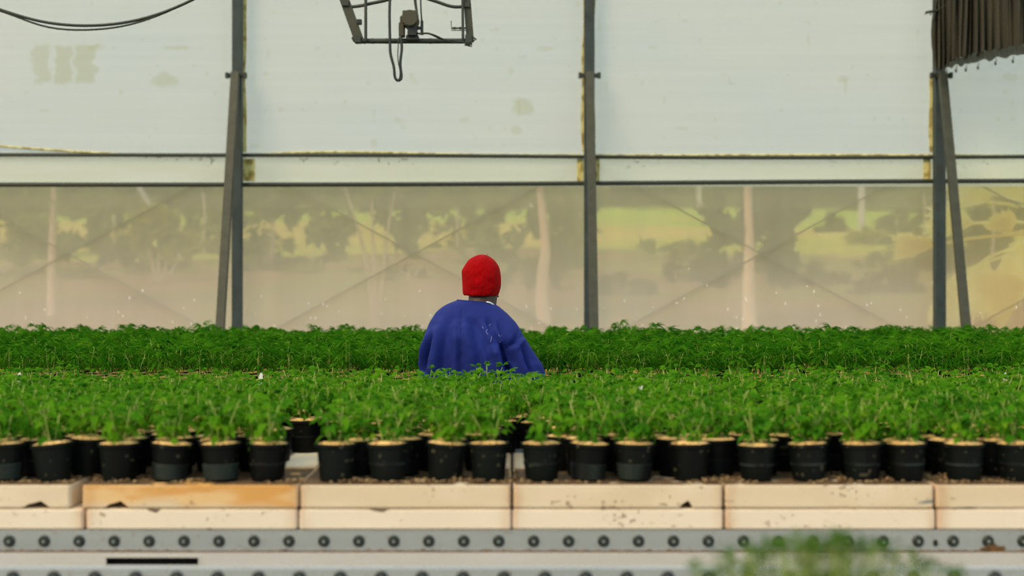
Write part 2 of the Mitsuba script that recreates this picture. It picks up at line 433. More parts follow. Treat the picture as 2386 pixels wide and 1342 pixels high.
# crossed bracing wires outside the film
for i in range(4):
    x0, x1 = posts[i], posts[i + 1]
    nm = ['leftmost bay', 'bay behind the red-capped person', 'bay right of the middle post', 'bay at the right edge'][i]
    for a, b, up in ((x0, x1, 'falling to the right'), (x1, x0, 'falling to the left')):
        t = thing('bracing_wire', f'thin bracing wire {up} across the {nm}', 'wire', 'crossed wires of the back wall')
        put(t + '__cable', tube([[a, WY + 0.1 + 0.012 * (a < b), ZX(368)], [b, WY + 0.1 + 0.012 * (a < b), ZX(812)]], 0.0062, 6), 'wire')

# ------------------------------------------------------------------ outside: hillside, trees, shrubs, poles
HP = np.array([[12.2, -0.05], [18, 0.0], [24, 0.6], [30, 1.5], [36, 2.15], [42, 2.7], [55, 3.75], [70, 4.95], [88, 6.5], [110, 9.5], [170, 22.0]])


def ground_z(x, y):
    z = np.interp(y, HP[:, 0], HP[:, 1])
    return z + (meshkit.fbm(np.stack([np.asarray(x) * 0.06, np.asarray(y) * 0.06, np.asarray(x) * 0], -1)) - 0.5) * np.clip((np.asarray(y) - 14) / 30, 0, 1) * 1.0


gx, gy = np.meshgrid(np.linspace(-75, 75, 61), np.concatenate([np.linspace(12.25, 60, 50), np.linspace(62, 170, 30)]), indexing='ij')
gv = np.stack([gx, gy, ground_z(gx, gy)], -1).reshape(-1, 3)
ny_ = gx.shape[1]
gi, gj = np.meshgrid(np.arange(gx.shape[0] - 1), np.arange(ny_ - 1), indexing='ij')
ga = (gi * ny_ + gj).ravel()
gq = np.stack([ga, ga + ny_, ga + ny_ + 1, ga + 1], -1)
struct('hillside', trimesh.Trimesh(gv, np.vstack([gq[:, [0, 1, 2]], gq[:, [0, 2, 3]]]), process=False), 'hill', 'bare earth bank and grassy slope outside the misted film', smooth=True)


def leaf_cloud(centres, radii, n, size, seed, droop=0.3):
    """Leaf blades scattered in a few ellipsoids: real leaves, each a pointed folded quad."""
    r = np.random.default_rng(seed)
    which = r.integers(0, len(centres), n)
    d = r.normal(size=(n, 3)); d /= np.linalg.norm(d, axis=1, keepdims=True)
    rad = r.random(n)[:, None] ** 0.45
    c = np.asarray(centres)[which] + d * rad * np.asarray(radii)[which]
    a = r.normal(size=(n, 3)); a[:, 2] -= droop; a /= np.linalg.norm(a, axis=1, keepdims=True)
    b = np.cross(a, r.normal(size=(n, 3))); b /= np.linalg.norm(b, axis=1, keepdims=True)
    s = size * (0.6 + 0.8 * r.random((n, 1)))
    v = np.stack([c - a * s, c + b * s * 0.42, c + a * s, c - b * s * 0.42], 1).reshape(-1, 3)
    k = np.arange(n)[:, None] * 4
    return trimesh.Trimesh(v, np.vstack([k + [0, 1, 2], k + [0, 2, 3]]), process=False)


def px_blobs(bl, D, dy=1.0):
    """Ellipses given in the photograph, each broken up into smaller clumps at depth D."""
    cs, rs = [], []
    r = np.random.default_rng(int(abs(bl[0][0]) * 7 + D * 13))
    for px, py, rx, ry in bl:
        for k in range(13):
            a, q = r.uniform(0, 6.28), r.random() ** 0.5
            f = r.uniform(0.18, 0.42)
            cs.append(at(px + rx * q * 1.1 * math.cos(a), py + ry * q * 1.1 * math.sin(a), D) + [0, r.normal() * rx * 0.4 * D / F, 0])
            rs.append([rx * f * D / F, dy * rx * f * D / F, ry * f * 1.2 * D / F])
    return cs, rs


def tree(label, D, stems, blobs, n, bark, leafm, seed, size=0.16, group=None):
    t = thing('tree', label, 'tree', group)
    for s in stems:
        pts = [at(px, py, D) for px, py, w in s]
        p0 = pts[0]
        gz = float(ground_z(p0[0], D))
        pts = [np.array([p0[0], D, gz - 0.1])] + pts
        rr = [s[0][2] * 0.62 * D / F] + [w * 0.5 * D / F for _, _, w in s]
        P = spline(pts, 14)
        R = np.interp(np.linspace(0, 1, 14), np.linspace(0, 1, len(rr)), rr)
        put(t + '__trunk', tube(P, R, 9), bark, smooth=True)
    cs, rs = px_blobs(blobs, D)
    cs = [c + np.array([0, 0.5 * D / 25, 0]) for c in cs]
    put(t + '__crown', leaf_cloud(cs, rs, n, size, seed), leafm, kind='stuff')
    return t


tree('slim tree with a pale straight trunk behind the leftmost crossed wires', 27, [[(119, 770, 20), (120, 620, 17), (124, 500, 14), (124, 380, 10)]],
     [(30, 480, 70, 60), (150, 430, 110, 60), (220, 500, 60, 60), (90, 560, 60, 40), (-60, 520, 80, 80)], 900, 'trunk_pale', 'tree_mid', 1)
tree('tree with several thin stems fanning out, left of the red cap', 24, [[(868, 765, 9), (855, 620, 9), (824, 500, 7), (800, 420, 5)], [(876, 765, 9), (872, 640, 8), (868, 520, 7), (866, 420, 5)], [(882, 765, 9), (893, 640, 8), (906, 520, 7), (930, 420, 5)]],
     [(690, 480, 90, 50), (770, 520, 60, 60), (930, 480, 70, 60), (1000, 440, 90, 50), (850, 430, 120, 40), (950, 540, 30, 40)], 1100, 'trunk_grey', 'tree_mid', 2)
tree('tree with a pale curved trunk just right of the red cap', 26, [[(1273, 770, 32), (1262, 680, 26), (1270, 600, 20), (1262, 480, 18), (1262, 380, 14)]],
     [(1200, 520, 60, 70), (1300, 500, 60, 60), (1260, 440, 110, 50), (1160, 600, 40, 60), (1320, 600, 40, 60), (1240, 640, 40, 50)], 1000, 'trunk_pale', 'tree_mid', 3)
tree('tall dark tree with a pale straight trunk, right of the middle post', 25, [[(1747, 770, 30), (1745, 680, 27), (1746, 560, 22), (1743, 440, 20), (1742, 370, 16)]],
     [(1720, 500, 70, 70), (1800, 470, 80, 60), (1760, 580, 80, 60), (1690, 620, 50, 40), (1850, 430, 80, 50), (1830, 570, 40, 70)], 1700, 'trunk_pale', 'tree_dark', 4)
tree('small dark tree on the slope at the right, left of the far right post', 52, [[(2095, 640, 10), (2090, 560, 8), (2090, 500, 6)]],
     [(2085, 560, 45, 45), (2100, 520, 40, 20), (1945, 570, 30, 50), (1960, 530, 20, 30)], 700, 'trunk_grey', 'tree_dark', 5, 0.25)


def shrub(label, D, blobs, n, leafm, seed, size=0.14, group='shrubs outside the film'):
    t = thing('shrub', label, 'shrub', group)
    cs, rs = px_blobs(blobs, D)
    low = at(blobs[0][0], blobs[0][1], D)
    gz = float(ground_z(low[0], D))
    put(t + '__stems', cat([tube([[low[0] + 0.05 * k, D, gz - 0.05], [low[0] + 0.25 * k, D + 0.1 * k, max(low[2], gz + 0.3)]], [0.04, 0.015], 6) for k in (-1, 0, 1)]), 'trunk_grey')
    put(t + '__foliage', leaf_cloud(cs, rs, n, size, seed, 0.0), leafm, kind='stuff')


shrub('bright yellow green shrub between the slanted pole and the left post', 33, [(370, 560, 52, 38), (350, 520, 40, 30), (420, 570, 40, 25), (385, 500, 28, 22)], 2200, 'bush_bright', 11)
shrub('dark low shrub at the top of the bank, right of the left post', 39, [(735, 625, 60, 26), (690, 640, 50, 20), (770, 610, 36, 20)], 800, 'bush_brown', 12)
shrub('dark low shrub on the bank beside the red cap', 39, [(1010, 640, 60, 25), (960, 630, 40, 18)], 600, 'bush_brown', 13)
shrub('dark brown shrub on the bank, right of the middle post', 39, [(1440, 640, 55, 26), (1400, 655, 30, 24)], 700, 'bush_brown', 14)
shrub('brown shrub on the bank behind the leftmost wires', 37, [(370, 650, 55, 40), (430, 640, 40, 30)], 600, 'bush_brown', 15)
shrub('brown leafy shrub low beside the middle post', 30, [(1440, 690, 55, 40), (1500, 700, 40, 30)], 500, 'bush_brown', 16)
shrub('yellow green shrub at the left edge', 36, [(15, 480, 30, 26), (45, 530, 30, 24), (100, 540, 24, 22)], 500, 'bush_bright', 17)
shrub('yellow green shrub left of the far right post', 45, [(2010, 590, 50, 40), (2020, 560, 40, 30)], 600, 'bush_bright', 18)
shrub('dark shrub at the foot of the tall dark tree', 33, [(1590, 640, 50, 35), (1660, 680, 60, 40), (1860, 660, 60, 40)], 700, 'bush_brown', 19)
shrub('brown shrub low on the bank left of the far right post', 31, [(2060, 690, 80, 50), (2120, 660, 40, 40)], 600, 'bush_brown', 20)

# olive undergrowth on the bank and light trees between the others
for k in range(22):
    px = -20 + k * 112 + rng.normal() * 22
    py = 640 + rng.normal() * 32
    shrub('low olive bush on the earth bank outside the film', 41 - (py - 560) * 0.075, [(px, py, 55 + rng.random() * 40, 20 + rng.random() * 18), (px + 40 * rng.normal(), py + 14, 40, 18)], 330, 'tree_olive' if k % 3 else 'bush_brown', 200 + k, 0.13, 'olive bushes on the bank')
for k, (lab, px, D, bl) in enumerate((('olive tree with a loose hanging crown, just left of the left post', 470, 44, [(470, 470, 70, 60), (440, 560, 40, 40), (510, 540, 40, 60)]),
                                      ('olive tree with a loose hanging crown, just right of the left post', 630, 40, [(620, 500, 60, 70), (660, 450, 70, 40), (600, 590, 30, 40)]),
                                      ('olive tree with a loose crown between the fanned stems and the red cap', 1060, 46, [(1050, 480, 70, 60), (1110, 520, 60, 60), (1080, 590, 60, 40)]),
                                      ('olive tree with a loose crown just left of the middle post', 1345, 42, [(1340, 500, 50, 70), (1330, 590, 40, 50), (1370, 450, 50, 40)]),
                                      ('olive tree with a loose crown left of the pale fronds', 2150, 44, [(2150, 500, 50, 60), (2130, 600, 60, 50), (2200, 560, 50, 70)]),
                                      ('dark olive tree with a wide crown behind the pale fronds', 2310, 36, [(2310, 500, 100, 80), (2260, 620, 80, 70), (2370, 630, 70, 80), (2350, 540, 60, 60)]),
                                      ('olive tree with a loose crown left of the leftmost crossed wires', 40, 42, [(40, 470, 60, 50), (90, 540, 70, 50), (10, 590, 50, 40)]),
                                      ('olive tree with a loose crown right of the leftmost crossed wires', 260, 44, [(260, 480, 70, 60), (220, 570, 60, 50), (290, 600, 50, 40)]))):
    tree(lab, D, [[(px, 640, 7), (px + 6, 540, 6), (px, 450, 4)]], bl, 1500 if k == 5 else 650, 'trunk_grey', 'tree_dark' if k == 5 else 'tree_olive' if k % 2 else 'tree_mid', 60 + k, 0.2)

# a belt of trees along the top of the slope
for k in range(13):
    px = -120 + k * 215 + rng.normal() * 25
    D = (93 if k % 2 else 108) + rng.random() * 2
    gz = float(ground_z((px - CX) * D / F, D))
    base = HY - (gz - EYE) * F / D
    bl = [(px + rng.normal() * 60, base - 30 - rng.random() * 20, 95, 48), (px - 50, base - 110, 90, 60), (px + 50, base - 150, 90, 70), (px, base - 230, 90, 70)]
    tree('dark green tree in the belt along the top of the slope', D, [[(px, base - 5, 8), (px + 4, base - 100, 6), (px, base - 220, 4)]], bl, 1500, 'trunk_grey', 'tree_dark' if k % 2 else 'tree_mid', 100 + k, 0.75, 'trees along the top of the slope')

for px, y1, D, lab in ((1630, 506, 82, 'thin pale pole on the slope right of the middle post'), (2008, 552, 60, 'thin pale pole on the slope left of the far right post'), (1241, 488, 84, 'thin pale pole on the slope above the red cap')):
    t = thing('pole', lab, 'pole', 'pale poles outside')
    p = at(px, y1, D)
    gz = float(ground_z(p[0], D))
    put(t + '__shaft', tube([[p[0], D, gz - 0.1], [p[0], D, gz + 5], [p[0], D, gz + 9.5]], [0.15, 0.13, 0.11], 8), 'pole_white')
    put(t + '__cap', tube([[p[0], D, gz + 9.5], [p[0], D, gz + 9.62]], 0.14, 8), 'galvanised')
t = thing('pole', 'white slanted pole leaning above the bright yellow green shrub', 'pole')
put(t + '__shaft', tube([at(420, 600, 36), at(362, 500, 36), at(318, 428, 36), at(290, 380, 36)], [0.06, 0.06, 0.06, 0.06], 8), 'pole_white')


# fan palm just outside at the right
def frond(c, direction, L, spread, n, petiole_from):
    d = np.array(direction, float); d /= np.linalg.norm(d)
    side = np.cross(d, [0, 1, 0.25]); side /= np.linalg.norm(side)
    ms = []
    for k in range(n):
        a = (k / (n - 1) - 0.5) * spread
        u = d * math.cos(a) + side * math.sin(a)
        nrm = np.cross(u, side * math.cos(a) - d * math.sin(a))
        w = side * math.cos(a) - d * math.sin(a)
        l = L * (0.75 + 0.25 * math.cos(a)) * (0.9 + 0.2 * ((k * 7) % 5) / 5)
        pts = [c, c + u * l * 0.45 + nrm * 0.01, c + u * l * 0.8 - np.array([0, 0, 0.03]), c + u * l - np.array([0, 0, 0.10 * L])]
        ws = [0.008, 0.034, 0.026, 0.004]
        v, f = [], []
        for p, q in zip(pts, ws):
            v += [p - w * q, p + nrm * q * 0.4, p + w * q]
        for i in range(3):
            for j in (0, 1):
                f += [[3 * i + j, 3 * i + j + 1, 3 * i + j + 4], [3 * i + j, 3 * i + j + 4, 3 * i + j + 3]]
        ms.append(trimesh.Trimesh(v, f, process=False))
    return cat(ms), tube(spline([petiole_from, (np.array(petiole_from) + c) / 2 + [0, 0, 0.08], c], 8), [0.014] * 8, 6)


pt = thing('fan_palm', 'fan palm with yellow and pale fronds outside the film at the far right', 'palm')
trunk = at(2580, 560, 12.85)
put(pt + '__trunk', tube([[trunk[0], 12.85, -0.05], [trunk[0] + 0.05, 12.85, 1.0], [trunk[0], 12.85, trunk[2]]], [0.17, 0.14, 0.13], 12), 'trunk_grey', smooth=True)
for (px, py, dx, dz, L, sp, mat) in ((2195, 568, -1, 0.02, 0.34, 0.5, 'palm_yellow'), (2270, 520, -1, 0.12, 0.36, 0.9, 'palm_pale'), (2300, 470, -0.5, 0.7, 0.34, 2.0, 'palm_pale'), (2352, 545, -0.35, 0.75, 0.20, 1.3, 'palm_yellow'),
                                     (2390, 660, -1, -0.35, 0.38, 1.5, 'palm_yellow'), (2300, 600, -0.3, -1, 0.42, 1.0, 'palm_pale'), (2345, 590, 0.1, -1, 0.36, 0.9, 'palm_pale'), (2385, 470, -0.3, 0.8, 0.34, 1.6, 'palm_pale'),
                                     (2225, 640, -0.3, -1, 0.36, 0.7, 'palm_pale'), (2440, 560, -0.6, -0.6, 0.34, 1.6, 'palm_pale')):
    c = at(px, py, 12.62)
    blade, stalk = frond(c, (dx, 0.1, dz), L * 1.25, sp, 13, trunk + [0, 0, -0.02])
    fk = put(pt + '__frond', blade, mat, label='dry yellow frond' if mat == 'palm_yellow' else None)
    put(fk + '__stalk', stalk, mat, smooth=True)

# water drops on the inner face of the film
dm = []
for k in range(90):
    px, py = rng.uniform(0, 2386), 770 - abs(rng.normal()) * 55
    s = trimesh.creation.icosphere(1, 1.0)
    s.vertices = s.vertices * [0.0042, 0.0025, 0.005 + 0.010 * rng.random()] + [WX(px), WY + 0.054, ZX(py)]
    dm.append(s)
k_ = thing('water_drops', 'bright water drops running down the misted film', 'water', kind='stuff')
put(k_, cat(dm), 'drop', smooth=True)

# ------------------------------------------------------------------ overhead pipe, trolley, cables, shade cloth
DT = 8.5
zp = 3.62
oh = thing('overhead_pipe', 'steel pipe that carries the hanging trolley and the cables', 'pipe')
put(oh + '__span', tube([[-5.2, DT, zp], [0, DT, zp], [5.2, DT, zp]], 0.03, 12), 'galvanised', smooth=True)
for s in (-1, 1):
    put(oh + '__leg', tube([[5.2 * s, DT, 0], [5.2 * s, DT, zp]], 0.035, 12), 'galvanised', smooth=True)

for k, pts in enumerate((((-130, -30), (0, 22), (80, 46), (190, 59), (300, 50), (380, 28), (445, 0), (560, -70)), ((-130, -22), (20, 32), (100, 60), (200, 69), (300, 57), (390, 26), (450, -2), (565, -60)))):
    t = thing('hanging_cable', ('upper' if k == 0 else 'lower and thinner') + ' of the two dark cables sagging across the top left corner', 'cable', 'sagging cables')
    P = [at(px, py, DT) for px, py in pts]
    P = [np.array([P[0][0] - 0.25, DT, zp - 0.02])] + P + [np.array([P[-1][0] + 0.25, DT, zp - 0.02])]
    put(t + '__cord', tube(spline(P, 50), 0.0085 if k == 0 else 0.0056, 8), 'black_rubber', smooth=True)

A = lambda px, py, dy=0.0: at(px, py, DT + dy) if dy == 0 else at(px, py, DT) + [0, dy, 0]
q = DT / F
t = thing('irrigation_trolley', 'dark steel trolley frame with a motor hanging at the top of the picture', 'trolley')
put(t + '__arm', bar(A(838, 98), np.array([A(738, -100)[0], DT, zp + 0.02]), 22 * q, 0.02, (0, 1, 0), 0.003), 'olive_steel')
put(t + '__arm', bar(A(1096, 98), np.array([A(1074, -100)[0], DT, zp + 0.02]), 17 * q, 0.02, (0, 1, 0), 0.003), 'olive_steel')
put(t + '__hanger_rod', tube([A(853, 96, -0.03), A(853, -130, -0.03)], 3.6 * q, 8), 'dark_steel')
put(t + '__hanger_rod', tube([A(1079, 92, -0.03), A(1077, -130, -0.03)], 3.2 * q, 8), 'dark_steel')
put(t + '__cross_tube', tube(spline([A(798, 13), A(815, 15), A(832, 14), A(870, 6), A(908, -3), A(940, -16), A(960, -18), A(985, -8), A(1020, 4), A(1056, 15), A(1075, 15), A(1090, 13)], 40), 4.0 * q, 8), 'dark_steel', smooth=True)
put(t + '__bottom_bar', cat([tube([A(834, 95), A(1092, 95)], 6.0 * q, 12)] + [tube([A(x, 95), A(x + 5, 95)], 6.6 * q, 12) for x in (866, 898, 846, 1000)]), 'dark_steel')
put(t + '__end_fitting', cat([tube(spline([A(822, 86), A(826, 94), A(834, 99)], 6), 4 * q, 8), cbox(A(828, 0)[0], A(842, 0)[0], DT - 0.03, DT + 0.03, A(0, 100)[2], A(0, 86)[2], 0.003)]), 'dark_steel')
put(t + '__end_fitting', cat([cbox(A(1084, 0)[0], A(1100, 0)[0], DT - 0.035, DT + 0.035, A(0, 102)[2], A(0, 82)[2], 0.003), tube([A(1098, 84), A(1109, 91), A(1100, 97)], 2.4 * q, 6), tube([A(1099, 95), A(1099, 108), A(1082, 104)], 1.4 * q, 6)]), 'dark_steel')
for x, y in ((805, 9), (1087, 12)):
    put(t + '__bracket', cbox(A(x - 8, 0)[0], A(x + 8, 0)[0], DT - 0.025, DT + 0.025, A(0, y + 6)[2], A(0, y - 6)[2], 0.003), 'dark_steel')
put(t + '__switch_box', cat([cbox(A(832, 0)[0], A(843, 0)[0], DT - 0.03, DT + 0.01, A(0, 57)[2], A(0, 46)[2], 0.002), tube([A(822, 53), A(836, 52)], 1.6 * q, 6)]), 'motor_dark')
mt = put(t + '__motor', cat([tube([A(957, 48, -0.10), A(957, 48, 0.06)], [17.5 * q] * 2, 20), cbox(A(940, 0)[0], A(974, 0)[0], DT - 0.09, DT + 0.05, A(0, 60)[2], A(0, 30)[2], 0.004)]), 'motor_paint', label='olive motor housing')
put(mt + '__cooling_fins', cat([tube([A(957, 48, -0.085 + 0.022 * k), A(957, 48, -0.075 + 0.022 * k)], 19.5 * q, 20) for k in range(6)]), 'motor_paint')
put(mt + '__lifting_frame', cat([tube([A(947, 31), A(947, 24), A(967, 24), A(968, 32)], 0.9 * q, 6)] + [tube([A(x, 24), A(x + 2, 31)], 0.7 * q, 6) for x in (952, 957, 962)]), 'dark_steel')
put(t + '__gearbox', cat([cbox(A(951, 0)[0], A(972, 0)[0], DT - 0.07, DT + 0.05, A(0, 88)[2], A(0, 59)[2], 0.006), cbox(A(947, 0)[0], A(976, 0)[0], DT - 0.05, DT + 0.05, A(0, 96)[2], A(0, 84)[2], 0.004)]), 'motor_dark')
put(t + '__control_box', cat([cbox(A(930, 0)[0], A(943, 0)[0], DT - 0.05, DT + 0.03, A(0, 86)[2], A(0, 55)[2], 0.004), cbox(A(933, 0)[0], A(945, 0)[0], DT - 0.05, DT + 0.03, A(0, 57)[2], A(0, 40)[2], 0.004)]), 'motor_paint')
put(t + '__bracket', cat([cbox(A(980, 0)[0], A(986, 0)[0], DT - 0.02, DT + 0.02, A(0, 80)[2], A(0, 48)[2], 0.002), cbox(A(970, 0)[0], A(984, 0)[0], DT - 0.015, DT + 0.015, A(0, 68)[2], A(0, 62)[2], 0.002)]), 'dark_steel')
put(t + '__chain', cat([tube(spline([A(966 + 3 * k, -120), A(965 + 3 * k, -30), A(967 + 3 * k, 10), A(970 + 2 * k, 25), A(973, 40), A(972, 55)], 22), (1.4 if k else 2.2) * q, 6) for k in range(2)]), 'dark_steel')
put(t + '__cable', tube(spline([A(979, -120), A(980, 0), A(981, 30), A(983, 50)], 14), 1.8 * q, 6), 'black_rubber', smooth=True)
put(t + '__hose', tube(spline([A(916, -120, -0.05), A(911, -20, -0.05), A(909, 40, -0.05), A(910, 100, -0.05), A(912, 132, -0.05), A(920, 166, -0.05), A(928, 190, -0.05), A(932, 190, -0.05), A(935, 165, -0.05), A(936, 130, -0.05), A(937, 105, -0.05), A(935, 92, -0.05), A(937, 84, -0.04)], 60), 3.2 * q, 8), 'black_rubber', smooth=True)
put(t + '__hose', tube(spline([A(923, 176, -0.06), A(929, 192, -0.06), A(933, 182, -0.06), A(930, 150, -0.06), A(929, 118, -0.06), A(931, 90, -0.06)], 26), 1.2 * q, 6), 'black_rubber', smooth=True)
put(t + '__stop_rod', cat([tube([A(1051, 48), A(1052, 70), A(1088, 70)], 1.1 * q, 6), tube([A(1052, 65), A(1092, 65)], 2.0 * q, 8), tube([A(1056, 65), A(1062, 65)], 3.2 * q, 8), tube([A(1070, 65), A(1076, 65)], 3.2 * q, 8)]), 'dark_steel')
put(t + '__cable', cat([tube(spline([A(972, 80, -0.04), A(985, 81, -0.05), A(1000, 81, -0.05), A(1020, 90, -0.05), A(1050, 97, -0.05), A(1096, 108, -0.04)], 24), 2.3 * q, 8), tube(spline([A(978, 83, -0.05), A(1010, 84, -0.06), A(1030, 93, -0.06), A(1075, 100, -0.05)], 20), 1.5 * q, 8)]), 'black_rubber', smooth=True)

# gathered shade cloth at the top right
n_u, n_v = 180, 14
u = np.linspace(0, 1, n_u)
px_b = np.interp(u, [0, 0.06, 0.2, 0.35, 0.6, 1.0], [2180, 2190, 2230, 2270, 2380, 2620])
dep = np.interp(u, [0, 0.2, 1], [11.8, 11.6, 10.6])
bot = np.interp(u, [0, 0.05, 0.10, 0.17, 0.28, 0.45, 0.7, 1.0], [158, 163, 160, 143, 134, 120, 102, 80]) + 2.0 * np.sin(u * 90)
top_z = 4.6
cloth = []
pleat = 0.030 * np.sin(u * 150 + 2.2 * np.sin(u * 17)) + 0.016 * np.sin(u * 331 + 1) + 0.02 * np.sin(u * 61)
V = []
for i in range(n_u):
    pb = at(px_b[i], bot[i], dep[i])
    for j in range(n_v):
        w = j / (n_v - 1)
        lean = -0.02 * (1 - w) * math.sin(u[i] * 7) - (0.03 * math.sin(w * 7) if i < 6 else 0)
        V.append([pb[0] + lean + pleat[i] * 0.25, dep[i] + pleat[i] * (1.0 + 0.5 * math.sin(w * 5 + u[i] * 20)), pb[2] + (top_z - pb[2]) * w])
V = np.array(V)
ii, jj = np.meshgrid(np.arange(n_u - 1), np.arange(n_v - 1), indexing='ij')
aa = (ii * n_v + jj).ravel()
qq = np.stack([aa, aa + n_v, aa + n_v + 1, aa + 1], -1)
t = thing('shade_cloth', 'dark gathered shade cloth hanging in pleats in the top right corner', 'curtain')
put(t + '__drape', trimesh.Trimesh(V, np.vstack([qq[:, [0, 1, 2]], qq[:, [0, 2, 3]]]), process=False), 'dark_cloth', smooth=True)
# scalloped hem band under the drape
hv, n_h = [], 120
uh = np.linspace(0.06, 1, n_h)
for x in uh:
    d_, b_ = np.interp(x, u, dep) - 0.03, np.interp(x, u, bot)
    w_ = np.interp(x, [0.06, 0.12, 0.2, 0.3, 1], [2, 8, 17, 20, 24])
    sc = 5 * abs(math.sin((x - 0.06) * 34))
    px = np.interp(x, u, px_b)
    wob = 0.02 * math.sin(x * 120)
    for k, y in enumerate((b_ - 5, b_ + w_ * 0.5 - 1, b_ + w_ - sc)):
        pp = at(px, y, d_); pp[1] += wob * (1 - 0.3 * k) - 0.01 * k
        hv.append(pp)
hf = []
for i in range(n_h - 1):
    for k in (0, 1):
        a = 3 * i + k
        hf += [[a, a + 3, a + 4], [a, a + 4, a + 1]]
put(t + '__hem', trimesh.Trimesh(hv, hf, process=False), 'cloth_hem', smooth=True, label='grey scalloped hem band')
for x in (0.115, 0.195, 0.28, 0.372, 0.465, 0.557):
    d_ = np.interp(x, u, dep) - 0.03
    px, y = np.interp(x, u, px_b), np.interp(x, u, bot) + np.interp(x, [0.06, 0.12, 0.2, 0.3, 1], [2, 8, 17, 20, 24]) - 2
    r = d_ / F
    put(t + '__hook', cat([tube(spline([at(px, y, d_), at(px + 2, y + 5, d_), at(px, y + 9, d_), at(px - 2, y + 6, d_)], 10), 0.9 * r, 6), tube(spline([at(px - 1, y + 8, d_), at(px, y + 12, d_), at(px - 0.5, y + 15, d_)], 6), [1.5 * r, 2.4 * r, 2.8 * r, 2.8 * r, 2.2 * r, 1.2 * r], 8)]), 'dark_steel', smooth=True)
put(t + '__knot', cat([tube(spline([at(2186, 27, 11.75), at(2176, 25, 11.7), at(2166, 27, 11.7), at(2158, 29, 11.7)], 10), 3.2 * 11.7 / F, 8), tube([at(2170, 28, 11.7), at(2169, 35, 11.7)], 1.5 * 11.7 / F, 6), tube([at(2164, 28, 11.7), at(2156, 33, 11.7)], 1.2 * 11.7 / F, 6)]), 'cloth_hem', smooth=True)
put(t + '__cord', tube(spline([at(2182, 24, 11.6), at(2200, 14, 11.4), at(2225, 0, 11.2), at(2260, -30, 11.0)], 14), 0.8 * 11.4 / F, 6), 'cloth_hem')

# ------------------------------------------------------------------ near bench: conveyor rails, trays, bed
ZB, ZM, ZT = 0.7426, 0.802, 0.872
BX = 2.9
bench = thing('bench', 'low steel bench with two grey rails that carries the foam trays', 'bench')


def rail(y, z1, z0, xs, zc, r, first):
    k = put(bench + '__rail', cbox(-BX, BX, y, y + 0.004, z0, z1, 0.001), 'rail_paint', label='grey painted rail with a row of dark axle ends')
    put(k + '__flange', cat([cbox(-BX, BX, y, y + 0.03, z1 - 0.004, z1, 0.001), cbox(-BX, BX, y - 0.006, y + 0.02, z0 - 0.004, z0, 0.001)]), 'rail_paint')
    for x in xs:
        ak = put(k + '__axle_end', AX[r], 'axle_black', label='black axle end with a bright tip' if x == xs[0] else None, to_world=T().translate([x, y, zc]))
    return k


def axle(r):
    prof = [(0, -0.004), (r * 0.25, -0.0045), (r * 0.28, -0.004)]
    wash = lathe([(0.16 * r, -0.006), (0.62 * r, -0.0075), (0.78 * r, -0.004), (0.97 * r, -0.002), (r, 0.001), (0.0, 0.001)], 20)
    nut = lathe([(0.0, -0.012), (0.15 * r, -0.0118), (0.21 * r, -0.010), (0.21 * r, 0.0)], 12)
    R = trimesh.transformations.rotation_matrix(-math.pi / 2, [1, 0, 0])
    for m in (wash, nut):
        m.apply_transform(R)
        if m is wash: pass
    return wash, nut


AX = {}
wash, nut = axle(0.0172)
AX['far'] = wash


def axle_rail(y, z1, z0, xs, zc, where_):
    k = put(bench + '__rail', cbox(-BX, BX, y, y + 0.004, z0, z1, 0.001), 'rail_paint', label=f'grey rail {where_} with a row of dark axle ends')
    put(k + '__flange', cat([cbox(-BX, BX, y, y + 0.035, z1 - 0.004, z1, 0.001), cbox(-BX, BX, y - 0.008, y + 0.02, z0 - 0.005, z0 + 0.0005, 0.001)]), 'rail_paint')
    for x in xs:
        put(k + '__axle_end', wash, 'axle_black', smooth=35, to_world=T().translate([float(x), y, zc]))
        put(k + '__axle_tip', nut, 'axle_tip', smooth=35, to_world=T().translate([float(x), y, zc]))
    return k


YF, YN = 3.99, 3.42
xf = [(23 + 81.35 * k - CX) / 827 for k in range(-1, 31)]
axle_rail(YF, ZB - 0.0005, 0.688, xf, 1.4 - 570 / 827, 'under the foam trays')
sN = F / YN
xn = [(32 + 95.2 * k - CX) / sN for k in range(-1, 26)]
axle_rail(YN, EYE - (1324 - HY) / sN, EYE - (1370 - HY) / sN, xn, EYE - (1345 - HY) / sN, 'at the bottom edge of the picture')
# white apron hanging behind the near rail, with a slot cut in it
YA, z_pan = 3.972, 0.680
sA = F / YA
zA = lambda y: EYE - (y - HY) / sA
slot = sbox((249 - CX) / sA, zA(1315), (464 - CX) / sA, zA(1298))


def upright(poly, y, depth):
    m = trimesh.creation.extrude_polygon(poly, depth, engine='earcut')
    m.vertices = np.stack([m.vertices[:, 0], y - m.vertices[:, 2], m.vertices[:, 1]], -1)
    m.invert()
    return m


